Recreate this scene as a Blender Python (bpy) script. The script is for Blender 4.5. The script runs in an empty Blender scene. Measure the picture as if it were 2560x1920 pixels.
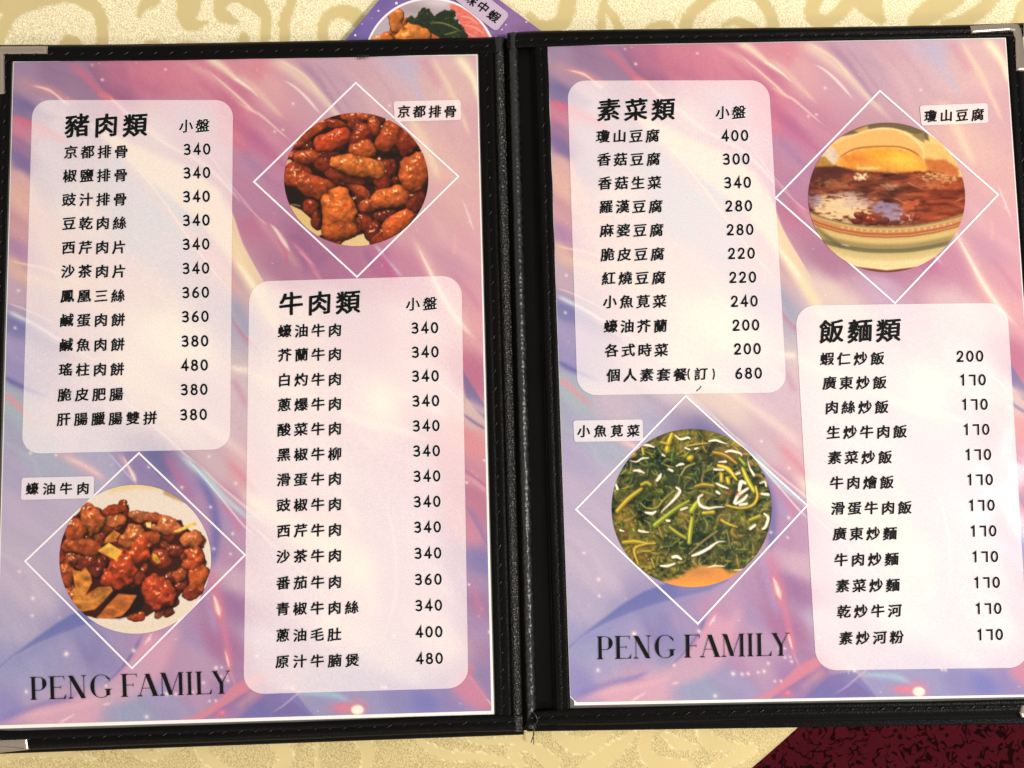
# -*- coding: utf-8 -*-
# An open restaurant menu in a black stitched folder lying on a gold damask tablecloth.
import bpy, bmesh, math, random
import numpy as np
from mathutils import Vector, Matrix

random.seed(7)
rng = np.random.default_rng(11)
SC = bpy.context.scene
COL = SC.collection

# ------------------------------------------------------------------ camera
F = 1923.0                      # focal length in photo pixels (2560 wide)
nL = np.array([-0.0203, 0.0790, 0.9967]); nR = np.array([-0.0073, 0.0660, 0.9978])
nL /= np.linalg.norm(nL); nR /= np.linalg.norm(nR)
PL = np.array([-0.1178, -0.0030, 0.3409]); PR = np.array([0.1257, -0.0103, 0.3437])
nt = nL + nR; nt /= np.linalg.norm(nt)
Zw = -nt
Xw = np.array([1.0, 0, 0]); Xw -= Xw.dot(Zw) * Zw; Xw /= np.linalg.norm(Xw)
Yw = np.cross(Zw, Xw)
RW = np.stack([Xw, Yw, Zw])                       # camera (x right, y down, z forward) -> world
zs = [-(RW @ PL)[2], -(RW @ PR)[2]]
CAMH = max(zs) + 0.0055                           # menu rests 5.5 mm above the cloth
CAM = np.array([0.0, 0.0, CAMH])
cam = bpy.data.cameras.new('camera'); camo = bpy.data.objects.new('camera', cam); COL.objects.link(camo)
cam.sensor_fit = 'HORIZONTAL'; cam.sensor_width = 36.0; cam.lens = F / 2560 * 36.0
cam.clip_start = 0.01; cam.clip_end = 30
M3 = RW @ np.diag([1.0, -1.0, -1.0])              # blender camera looks down -Z, Y up
camo.matrix_world = Matrix(((*M3[0], CAM[0]), (*M3[1], CAM[1]), (*M3[2], CAM[2]), (0, 0, 0, 1)))
SC.camera = camo

# ------------------------------------------------------------------ world, lamps, exposure
SC.view_settings.view_transform = 'Standard'; SC.view_settings.look = 'None'
SC.view_settings.exposure = 0.0; SC.view_settings.gamma = 1.0
SC.render.engine = 'CYCLES'
SC.cycles.max_bounces = 6; SC.cycles.diffuse_bounces = 3; SC.cycles.glossy_bounces = 3
wd = bpy.data.worlds.new('World'); SC.world = wd; wd.use_nodes = True
bg = wd.node_tree.nodes['Background']; bg.inputs[0].default_value = (1.0, 0.93, 0.87, 1); bg.inputs[1].default_value = 1.0
wn = wd.node_tree.nodes.new('ShaderNodeTexNoise'); wn.inputs['Scale'].default_value = 2.2; wn.inputs['Detail'].default_value = 2
wt = wd.node_tree.nodes.new('ShaderNodeTexCoord'); wr_ = wd.node_tree.nodes.new('ShaderNodeMapRange')
wd.node_tree.links.new(wt.outputs['Generated'], wn.inputs['Vector']); wd.node_tree.links.new(wn.outputs['Fac'], wr_.inputs['Value'])
for k_, v_ in (('From Min', .35), ('From Max', .65), ('To Min', .30), ('To Max', .86)): wr_.inputs[k_].default_value = v_
wd.node_tree.links.new(wr_.outputs[0], bg.inputs[1])      # uneven glow of an indoor room
def area(name, loc, target, size, power, col, spread=None):
    l = bpy.data.lights.new(name, 'AREA'); l.shape = 'DISK'; l.size = size; l.energy = power; l.color = col
    o = bpy.data.objects.new(name, l); COL.objects.link(o); o.location = loc
    d = Vector(target) - Vector(loc); o.rotation_euler = d.to_track_quat('-Z', 'Y').to_euler()
    return o
area('ceiling_and_fill_lamp', (1.12, -0.12, 1.10), (0.05, 0.0, 0.0), 0.30, 22.5, (1.0, 0.95, 0.90))
area('ceiling_and_fill_lamp', (-0.45, -1.6, 1.6), (0.0, 0.0, 0.0), 0.40, 12.0, (1.0, 0.94, 0.88))  # unseen fill lamp, added for sheen on the near cloth

# ------------------------------------------------------------------ helpers
def plane_pt(side):
    """unit normal up and offset of the plane a photo measurement lies on, in world space"""
    n = RW @ (-(nL if side == 'L' else nR)); p = RW @ (PL if side == 'L' else PR) + CAM
    return n, n.dot(p)
NL_, DL_ = plane_pt('L'); NR_, DR_ = plane_pt('R')
PLN = {'L': (NL_, DL_), 'R': (NR_, DR_), 'T': (np.array([0, 0, 1.0]), 0.0)}
def U(side, px, py, lift=0.0):
    """measured photo position -> point on the leaf (L, R) or on the table (T), raised by lift metres"""
    n, d = PLN[side]
    px = np.asarray(px, float); py = np.asarray(py, float)
    r = np.stack([(px - 1280) / F, (py - 960) / F, np.ones_like(px)], -1) @ RW.T
    t = (d + lift - n.dot(CAM)) / (r @ n)
    return CAM + r * t[..., None]
def homog(src, dst):
    A = []
    for (x, y), (u, v) in zip(src, dst):
        A.append([x, y, 1, 0, 0, 0, -u * x, -u * y, -u]); A.append([0, 0, 0, x, y, 1, -v * x, -v * y, -v])
    h = np.linalg.svd(np.array(A))[2][-1]; return (h / h[8]).reshape(3, 3)
def hap(H, x, y):
    x = np.asarray(x, float); y = np.asarray(y, float)
    w = H[2, 0] * x + H[2, 1] * y + H[2, 2]
    return (H[0, 0] * x + H[0, 1] * y + H[0, 2]) / w, (H[1, 0] * x + H[1, 1] * y + H[1, 2]) / w
CL = [(34.4, 155.5), (1191.3, 138.1), (1228.4, 1777), (-10, 1813.5)]
CR = [(1369.8, 115.7), (2512.6, 96.4), (2624, 1735.5), (1427, 1756)]
UNIT = [(0, 0), (1, 0), (1, 1), (0, 1)]
HL = homog(CL, UNIT); HR = homog(CR, UNIT)
def s2l(c):
    c = np.clip(np.asarray(c, float) / 255.0, 0, 1)
    return np.where(c <= 0.04045, c / 12.92, ((c + 0.055) / 1.055) ** 2.4)

TL_ = {'A': (0, 100, 2.073), 'B': (600, 100, 2.073), 'C': (0, 900, 2.073), 'D': (600, 900, 2.073),
       'E': (1340, 80, 2.073), 'F': (1920, 80, 2.073), 'G': (1340, 880, 2.073), 'H': (1920, 880, 2.073),
       'I': (0, 1560, 3.456), 'J': (600, 1560, 3.456), 'K': (1380, 1560, 3.456),
       'M': (1920, 1560, 3.456), 'P': (0, 0, 1.0)}
def tp(tile, x, y):
    ox, oy, s = TL_[tile]; return ox + x / s, oy + y / s

def smooth(e0, e1, x):
    t = np.clip((x - e0) / (e1 - e0 + 1e-9), 0, 1); return t * t * (3 - 2 * t)
def vnoise(x, y, seed):
    r = np.random.default_rng(seed); T = r.random((64, 64))
    xi = np.floor(x).astype(int); yi = np.floor(y).astype(int); fx = x - xi; fy = y - yi
    fx = fx * fx * (3 - 2 * fx); fy = fy * fy * (3 - 2 * fy)
    a = T[yi % 64, xi % 64]; b = T[yi % 64, (xi + 1) % 64]; c = T[(yi + 1) % 64, xi % 64]; d = T[(yi + 1) % 64, (xi + 1) % 64]
    return (a * (1 - fx) + b * fx) * (1 - fy) + (c * (1 - fx) + d * fx) * fy
def fbm(x, y, seed, o=4):
    s = 0; a = 0.5; t = 0
    for k in range(o):
        s = s + a * vnoise(x * 2 ** k, y * 2 ** k, seed + k); t += a; a *= 0.5
    return s / t
def catmull(pts, n=8):
    P = [np.array(p, float) for p in pts]
    if len(P) < 3:
        return np.array([P[0] + (P[-1] - P[0]) * t for t in np.linspace(0, 1, n + 1)])
    Q = [2 * P[0] - P[1]] + P + [2 * P[-1] - P[-2]]; out = []
    for i in range(1, len(Q) - 2):
        p0, p1, p2, p3 = Q[i - 1:i + 3]
        for t in np.linspace(0, 1, n, endpoint=False):
            out.append(0.5 * (2 * p1 + (p2 - p0) * t + (2 * p0 - 5 * p1 + 4 * p2 - p3) * t * t + (3 * p1 - p0 - 3 * p2 + p3) * t ** 3))
    out.append(P[-1]); return np.array(out)

class Canvas:
    """a printed picture worked out as a grid of colours"""
    def __init__(s, x0, y0, x1, y1, w, h, col=(200, 200, 200)):
        s.x0, s.y0, s.x1, s.y1, s.w, s.h = x0, y0, x1, y1, w, h
        s.X, s.Y = np.meshgrid(np.linspace(x0, x1, w), np.linspace(y0, y1, h))
        s.img = np.zeros((h, w, 3)) + np.array(col, float)
    def box(s, xa, ya, xb, yb):
        i0 = int(max(0, math.floor((xa - s.x0) / (s.x1 - s.x0) * (s.w - 1)))); i1 = int(min(s.w, math.ceil((xb - s.x0) / (s.x1 - s.x0) * (s.w - 1)) + 1))
        j0 = int(max(0, math.floor((ya - s.y0) / (s.y1 - s.y0) * (s.h - 1)))); j1 = int(min(s.h, math.ceil((yb - s.y0) / (s.y1 - s.y0) * (s.h - 1)) + 1))
        return (slice(j0, max(j0, j1)), slice(i0, max(i0, i1)))
    def mix(s, sl, a, col):
        s.img[sl] = s.img[sl] * (1 - a[..., None]) + np.array(col, float) * a[..., None]
    def stroke(s, pts, wid, col, al=1.0, mode='soft', side=0, fade=None, n=8):
        """soft: bell across the line; hard: crisp edge; side +1/-1: crisp on the line, fading to one side"""
        C = catmull(pts, n); m = len(C)
        W = np.interp(np.linspace(0, 1, m), np.linspace(0, 1, len(wid)), wid) if hasattr(wid, '__len__') else np.full(m, float(wid))
        AL = np.interp(np.linspace(0, 1, m), np.linspace(0, 1, len(al)), al) if hasattr(al, '__len__') else np.full(m, float(al))
        if mode == 'soft' and n == 8:
            q_ = np.linspace(0, 1, m); AL = AL * smooth(-.02, .22, q_) * smooth(1.02, .78, q_)
        R = W.max() * 2.6 + 3
        sl = s.box(C[:, 0].min() - R, C[:, 1].min() - R, C[:, 0].max() + R, C[:, 1].max() + R)
        X = s.X[sl]; Y = s.Y[sl]
        if X.size == 0: return
        best = np.full(X.shape, 1e18); bw = np.ones(X.shape); ba = np.zeros(X.shape); bs = np.zeros(X.shape)
        for k in range(m - 1):
            ax, ay = C[k]; dx, dy = C[k + 1] - C[k]; L2 = dx * dx + dy * dy + 1e-12
            t = np.clip(((X - ax) * dx + (Y - ay) * dy) / L2, 0, 1)
            d = (X - ax - t * dx) ** 2 + (Y - ay - t * dy) ** 2
            u = d < best
            best = np.where(u, d, best); bw = np.where(u, W[k] + (W[k + 1] - W[k]) * t, bw); ba = np.where(u, AL[k] + (AL[k + 1] - AL[k]) * t, ba)
            bs = np.where(u, np.sign(dx * (Y - ay) - dy * (X - ax)), bs)
        d = np.sqrt(best); px = (s.x1 - s.x0) / s.w
        if mode == 'soft' and not side: ba = ba * np.clip(bw / (px * .85), .35, 1); bw = np.maximum(bw, px * .85)
        bw = np.maximum(bw, 1e-6)
        if mode == 'hard': a = smooth(bw + px * .7, np.maximum(bw - px * .7, 0), d) * np.minimum(1, bw / px * 1.2)
        else: a = np.exp(-(d / bw) ** 2 * 1.2)
        if side:
            sd = d * bs * side
            a = np.exp(-(np.maximum(sd, 0) / bw) ** 2 * 1.2) * smooth(-px * 1.6, px * 1.0, sd)
        s.mix(sl, np.clip(a * ba, 0, 1), col)
    def poly(s, pts, col, al=1.0, soft=1.0, warp=0, wf=40., seed=5, n=5, closed=True):
        C = catmull(list(pts) + [pts[0]], n) if closed == 'smooth' else np.array(list(pts) + [pts[0]], float)
        R = soft * 2 + warp + 3
        sl = s.box(C[:, 0].min() - R, C[:, 1].min() - R, C[:, 0].max() + R, C[:, 1].max() + R)
        X = s.X[sl]; Y = s.Y[sl]
        if X.size == 0: return None
        if warp:
            nx = fbm(X / wf, Y / wf, seed) - .5; ny = fbm(X / wf, Y / wf, seed + 9) - .5
            X = X + nx * warp * 2; Y = Y + ny * warp * 2
        best = np.full(X.shape, 1e18); ins = np.zeros(X.shape, bool)
        for k in range(len(C) - 1):
            ax, ay = C[k]; bx, by = C[k + 1]; dx, dy = bx - ax, by - ay; L2 = dx * dx + dy * dy + 1e-12
            t = np.clip(((X - ax) * dx + (Y - ay) * dy) / L2, 0, 1)
            best = np.minimum(best, (X - ax - t * dx) ** 2 + (Y - ay - t * dy) ** 2)
            if ay != by:
                ins ^= ((ay > Y) != (by > Y)) & (X < dx * (Y - ay) / dy + ax)
        sd = np.where(ins, 1, -1) * np.sqrt(best)
        a = smooth(-soft, soft, sd) * al
        s.mix(sl, a, col); return sl, a
    def blob(s, x, y, rx, ry, col, al=1.0, ang=0, hard=0):
        R = max(rx, ry) * 2.4
        sl = s.box(x - R, y - R, x + R, y + R); X = s.X[sl] - x; Y = s.Y[sl] - y
        if X.size == 0: return
        c, q = math.cos(math.radians(ang)), math.sin(math.radians(ang))
        d = np.sqrt(((X * c + Y * q) / rx) ** 2 + ((-X * q + Y * c) / ry) ** 2)
        a = smooth(1 + (1 - hard) * .9, 1 - (1 - hard) * .9, d) if hard else np.exp(-d * d * 1.2)
        s.mix(sl, np.clip(a * al, 0, 1), col)
    def sample(s, x, y):
        fx = np.clip((np.asarray(x) - s.x0) / (s.x1 - s.x0) * (s.w - 1), 0, s.w - 1.001); fy = np.clip((np.asarray(y) - s.y0) / (s.y1 - s.y0) * (s.h - 1), 0, s.h - 1.001)
        i = fx.astype(int); j = fy.astype(int); a = (fx - i)[..., None]; b = (fy - j)[..., None]; I = s.img
        return (I[j, i] * (1 - a) + I[j, i + 1] * a) * (1 - b) + (I[j + 1, i] * (1 - a) + I[j + 1, i + 1] * a) * b
    def food(s, chunks, seed=1, rough=.35, wf=55., glint=1.0, dark=(52, 18, 10), bump=1.0, oc=2):
        """glazed pieces: (x, y, rx, ry, angle, colour[, height]) lit as in a flash photograph"""
        Z = np.zeros_like(s.X); A = np.zeros_like(s.X); Cc = np.zeros_like(s.img) + np.array(dark, float)
        base = Z.copy()
        for k, ch in enumerate(chunks):
            x, y, rx, ry, ang, col = ch[:6]; hh = ch[6] if len(ch) > 6 else 1.0
            c, q = math.cos(math.radians(ang)), math.sin(math.radians(ang))
            X = s.X - x; Y = s.Y - y
            sl = (np.abs(X) < max(rx, ry) * 1.6) & (np.abs(Y) < max(rx, ry) * 1.6)
            X = X[sl]; Y = Y[sl]
            wf_ = wf * 1.35; rx = rx * 1.10; ry = ry * 1.10
            wx = (fbm(s.X[sl] / wf_, s.Y[sl] / wf_, seed + k * 3, oc) - .5) * rough * 2 * min(rx, ry); wy = (fbm(s.X[sl] / wf_, s.Y[sl] / wf_, seed + 50 + k * 3, oc) - .5) * rough * 2 * min(rx, ry)
            X = X + wx; Y = Y + wy
            u = (X * c + Y * q) / rx; v = (-X * q + Y * c) / ry
            d = (np.abs(u) ** 2.4 + np.abs(v) ** 2.4) ** (1 / 2.4)
            h = np.where(d < 1, (1 - np.minimum(d, 1) ** 2.2) ** .55, 0) * min(rx, ry) * .50 + (hh - 1) * 40 + 30
            up = (d < 1) & (h > Z[sl])
            zz = Z[sl]; aa = A[sl]; cc = Cc[sl]
            zz = np.where(up, h, zz); aa = np.where(d < 1, 1, aa); cc = np.where(up[:, None], np.array(col, float), cc)
            Z[sl] = zz; A[sl] = aa; Cc[sl] = cc
        px = (s.x1 - s.x0) / s.w
        nb = (fbm(s.X / 60, s.Y / 60, seed + 200, 2) - .5) * 30 * bump + (fbm(s.X / 24, s.Y / 24, seed + 300, 2) - .5) * 5.5 * bump
        H = Z + nb * A
        gy, gx = np.gradient(H, px)
        nz = 1 / np.sqrt(gx ** 2 + gy ** 2 + 1); nx = -gx * nz; ny = -gy * nz
        Ld = np.array([-.25, -.55, .8]); Ld /= np.linalg.norm(Ld)
        dif = np.clip(nx * Ld[0] + ny * Ld[1] + nz * Ld[2], 0, 1)
        B = Z.copy()
        for it in range(10):
            B = (np.roll(B, 3, 0) + np.roll(B, -3, 0) + np.roll(B, 3, 1) + np.roll(B, -3, 1)) / 4
        occ = np.clip(1 + (Z - B) / 40.0, .36, 1.12)
        tint = .66 + .62 * fbm(s.X / 48, s.Y / 48, seed + 400)
        colr = Cc * (.30 + .78 * dif)[..., None] * occ[..., None] * tint[..., None]
        Hh = np.array([-.12, -.30, .95]); Hh /= np.linalg.norm(Hh)
        sp = np.clip(nx * Hh[0] + ny * Hh[1] + nz * Hh[2], 0, 1) ** 90 * smooth(.46, .66, fbm(s.X / 15, s.Y / 15, seed + 500, 2)) * glint
        colr = colr + sp[..., None] * np.array([235, 205, 175.]) * .9
        s.img = s.img * (1 - A[..., None]) + np.clip(colr, 0, 255) * A[..., None]
        return A

# ------------------------------------------------------------------ scene helpers
def link(name, me, mat, parent=None):
    o = bpy.data.objects.new(name, me); COL.objects.link(o)
    for m in (mat if isinstance(mat, (list, tuple)) else [mat]): me.materials.append(m)
    if parent is not None: o.parent = parent
    return o
def empty(name, loc, label, cat, group=None):
    o = bpy.data.objects.new(name, None); COL.objects.link(o); o.location = loc; o.empty_display_size = .02
    o['label'] = label; o['category'] = cat
    if group: o['group'] = group
    return o
ORG = {}
def mesh_from(verts, faces, smoothf=False, cols=None, parent=None, mats=None):
    v = np.asarray(verts, float)
    if parent is not None: v = v - np.array(ORG[parent.name] if parent.name in ORG else ORG[parent.parent.name])
    me = bpy.data.meshes.new('m'); nf = len(faces)
    faces = np.asarray(faces) if not isinstance(faces, list) else faces
    if isinstance(faces, np.ndarray):
        k = faces.shape[1]
        me.vertices.add(len(v)); me.vertices.foreach_set('co', v.ravel())
        me.loops.add(nf * k); me.loops.foreach_set('vertex_index', faces.ravel().astype(np.int32))
        me.polygons.add(nf); me.polygons.foreach_set('loop_start', np.arange(0, nf * k, k, dtype=np.int32))
        me.update(calc_edges=True)
    else:
        me.from_pydata([tuple(p) for p in v], [], faces); me.update()
    if smoothf: me.polygons.foreach_set('use_smooth', [True] * len(me.polygons))
    if cols is not None:
        at = me.color_attributes.new('print', 'FLOAT_COLOR', 'POINT')
        c = np.ones((len(v), 4), np.float32); c[:, :3] = cols; at.data.foreach_set('color', c.ravel())
    if mats is not None: me.polygons.foreach_set('material_index', mats)
    me.validate(); me.update()
    return me
def grid_faces(nu, nv):
    i = np.arange(nv - 1)[:, None] * nu + np.arange(nu - 1)[None, :]
    return np.stack([i, i + nu, i + nu + 1, i + 1], -1).reshape(-1, 4)

def new_mat(name):
    m = bpy.data.materials.new(name); m.use_nodes = True
    nt_ = m.node_tree; b = nt_.nodes['Principled BSDF']; return m, nt_, b
def nd(nt_, typ, **kw):
    n = nt_.nodes.new(typ)
    for k, v in kw.items():
        if k.startswith('i_'): n.inputs[k[2:].replace('_', ' ')].default_value = v
        else: setattr(n, k, v)
    return n
def noise_bump(nt_, b, scale, strength, dist=0.0003, detail=4):
    tc = nd(nt_, 'ShaderNodeTexCoord'); n = nd(nt_, 'ShaderNodeTexNoise'); n.inputs['Scale'].default_value = scale; n.inputs['Detail'].default_value = detail
    nt_.links.new(tc.outputs['Object'], n.inputs['Vector'])
    bp = nd(nt_, 'ShaderNodeBump'); bp.inputs['Strength'].default_value = strength; bp.inputs['Distance'].default_value = dist
    nt_.links.new(n.outputs['Fac'], bp.inputs['Height']); nt_.links.new(bp.outputs['Normal'], b.inputs['Normal'])
    return tc, n, bp

# printed paper: ink colour from the worked-out print, faint paper grain
def print_mat(name, rough=.5, spec=.10):
    m, t, b = new_mat(name)
    a = nd(t, 'ShaderNodeAttribute', attribute_name='print')
    tc = nd(t, 'ShaderNodeTexCoord'); n = nd(t, 'ShaderNodeTexNoise'); n.inputs['Scale'].default_value = 1500; n.inputs['Detail'].default_value = 2
    t.links.new(tc.outputs['Object'], n.inputs['Vector'])
    mr = nd(t, 'ShaderNodeMapRange'); mr.inputs['From Min'].default_value = .25; mr.inputs['From Max'].default_value = .75; mr.inputs['To Min'].default_value = .91; mr.inputs['To Max'].default_value = 1.06
    t.links.new(n.outputs['Fac'], mr.inputs['Value'])
    vm = nd(t, 'ShaderNodeVectorMath', operation='SCALE')
    t.links.new(a.outputs['Color'], vm.inputs[0]); t.links.new(mr.outputs['Result'], vm.inputs['Scale'])
    t.links.new(vm.outputs['Vector'], b.inputs['Base Color'])
    b.inputs['Roughness'].default_value = rough; b.inputs['Specular IOR Level'].default_value = spec
    b.inputs['Coat Weight'].default_value = .22; b.inputs['Coat Roughness'].default_value = .12
    n9 = nd(t, 'ShaderNodeTexNoise'); n9.inputs['Scale'].default_value = 22; t.links.new(tc.outputs['Object'], n9.inputs['Vector'])
    b9 = nd(t, 'ShaderNodeBump'); b9.inputs['Strength'].default_value = .35; b9.inputs['Distance'].default_value = .003; t.links.new(n9.outputs['Fac'], b9.inputs['Height']); t.links.new(b9.outputs['Normal'], b.inputs['Coat Normal'])
    return m
M_PRINT = print_mat('printed_paper')
def flat_mat(name, col, rough=.6, spec=.3, metal=0):
    m, t, b = new_mat(name); b.inputs['Base Color'].default_value = (*col, 1); b.inputs['Roughness'].default_value = rough
    b.inputs['Specular IOR Level'].default_value = spec; b.inputs['Metallic'].default_value = metal; return m
M_INK = flat_mat('black_ink', (.006, .0065, .006), .6, .06); noise_bump(M_INK.node_tree, M_INK.node_tree.nodes['Principled BSDF'], 900, .1)
M_WHITE = flat_mat('white_ink', (.80, .76, .78), .55, .2); noise_bump(M_WHITE.node_tree, M_WHITE.node_tree.nodes['Principled BSDF'], 900, .1)
M_PAPER = flat_mat('white_paper', (.80, .77, .71), .6, .2); noise_bump(M_PAPER.node_tree, M_PAPER.node_tree.nodes['Principled BSDF'], 600, .15)

def leather(name, col=(.010, .0095, .009), rough=.42, scale=1400, strength=.55, spec=.4, dist=.00025):
    m, t, b = new_mat(name); b.inputs['Roughness'].default_value = rough; b.inputs['Specular IOR Level'].default_value = spec
    tc = nd(t, 'ShaderNodeTexCoord')
    v = nd(t, 'ShaderNodeTexVoronoi'); v.inputs['Scale'].default_value = scale
    n = nd(t, 'ShaderNodeTexNoise'); n.inputs['Scale'].default_value = scale * .35; n.inputs['Detail'].default_value = 5
    t.links.new(tc.outputs['Object'], v.inputs['Vector']); t.links.new(tc.outputs['Object'], n.inputs['Vector'])
    ad = nd(t, 'ShaderNodeMath', operation='ADD'); t.links.new(v.outputs['Distance'], ad.inputs[0]); t.links.new(n.outputs['Fac'], ad.inputs[1])
    bp = nd(t, 'ShaderNodeBump'); bp.inputs['Strength'].default_value = strength; bp.inputs['Distance'].default_value = dist
    t.links.new(ad.outputs[0], bp.inputs['Height']); t.links.new(bp.outputs['Normal'], b.inputs['Normal'])
    n2 = nd(t, 'ShaderNodeTexNoise'); n2.inputs['Scale'].default_value = 40; n2.inputs['Detail'].default_value = 6
    t.links.new(tc.outputs['Object'], n2.inputs['Vector'])
    cr = nd(t, 'ShaderNodeMixRGB'); cr.inputs[1].default_value = (*[c * .7 for c in col], 1); cr.inputs[2].default_value = (*[c * 1.7 for c in col], 1)
    t.links.new(n2.outputs['Fac'], cr.inputs[0]); t.links.new(cr.outputs[0], b.inputs['Base Color'])
    return m
M_LEATHER = leather('black_leatherette', (.0025, .0022, .0020), .40, 1400, .45, .06)
M_BOARD = leather('black_backing', (.003, .0028, .0026), .7, 900, .2, .06)
M_WORN = leather('worn_leatherette', (.010, .009, .008), .30, 1000, 1.0, .55, .0008)
M_ROLL = leather('scuffed_leatherette', (.008, .008, .0078), .36, 500, .8, .45, .0004)
M_THREAD = flat_mat('black_thread', (.012, .011, .010), .32, .55)
noise_bump(M_THREAD.node_tree, M_THREAD.node_tree.nodes['Principled BSDF'], 2500, .4, .0001)
M_FILM, t_, b_ = new_mat('clear_film'); b_.inputs['Base Color'].default_value = (.10, .098, .09, 1); b_.inputs['Roughness'].default_value = .18; b_.inputs['Specular IOR Level'].default_value = .8
noise_bump(t_, b_, 60, .3, .0005)
M_METAL, t_, b_ = new_mat('brushed_nickel'); b_.inputs['Base Color'].default_value = (.50, .42, .34, 1); b_.inputs['Metallic'].default_value = 1; b_.inputs['Roughness'].default_value = .24
noise_bump(t_, b_, 350, .12, .0003)

# ------------------------------------------------------------------ the artwork printed on both menu pages (worked out once)
AW, AH = 760, 1072
ART = Canvas(0, 0, 1157, 1640, AW, AH)            # artwork units ~ photo pixels at the left page's size
def AP(tile, x, y):
    px, py = tp(tile, x, y)
    u, v = hap(HL if px < 1300 else HR, px, py); return (float(u) * 1157, float(v) * 1640)
def S(tile, pts, wid, col, al=1.0, **kw):
    k = 1.0 / TL_[tile][2]
    wid = [w * k for w in wid] if hasattr(wid, '__len__') else wid * k
    al = [a_ * .84 for a_ in al] if hasattr(al, '__len__') else al * .84
    ART.stroke([AP(tile, *p) for p in pts], wid, col, al, **kw)
def Pg(tile, pts, col, al=1.0, soft=6, **kw):
    ART.poly([AP(tile, *p) for p in pts], col, al, soft / TL_[tile][2], **kw)
def Bl(tile, x, y, rx, ry, col, al=1.0, ang=0, hard=0):
    k = 1.0 / TL_[tile][2]; X, Y = AP(tile, x, y); ART.blob(X, Y, rx * k, ry * k, col, al, ang, hard)
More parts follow.
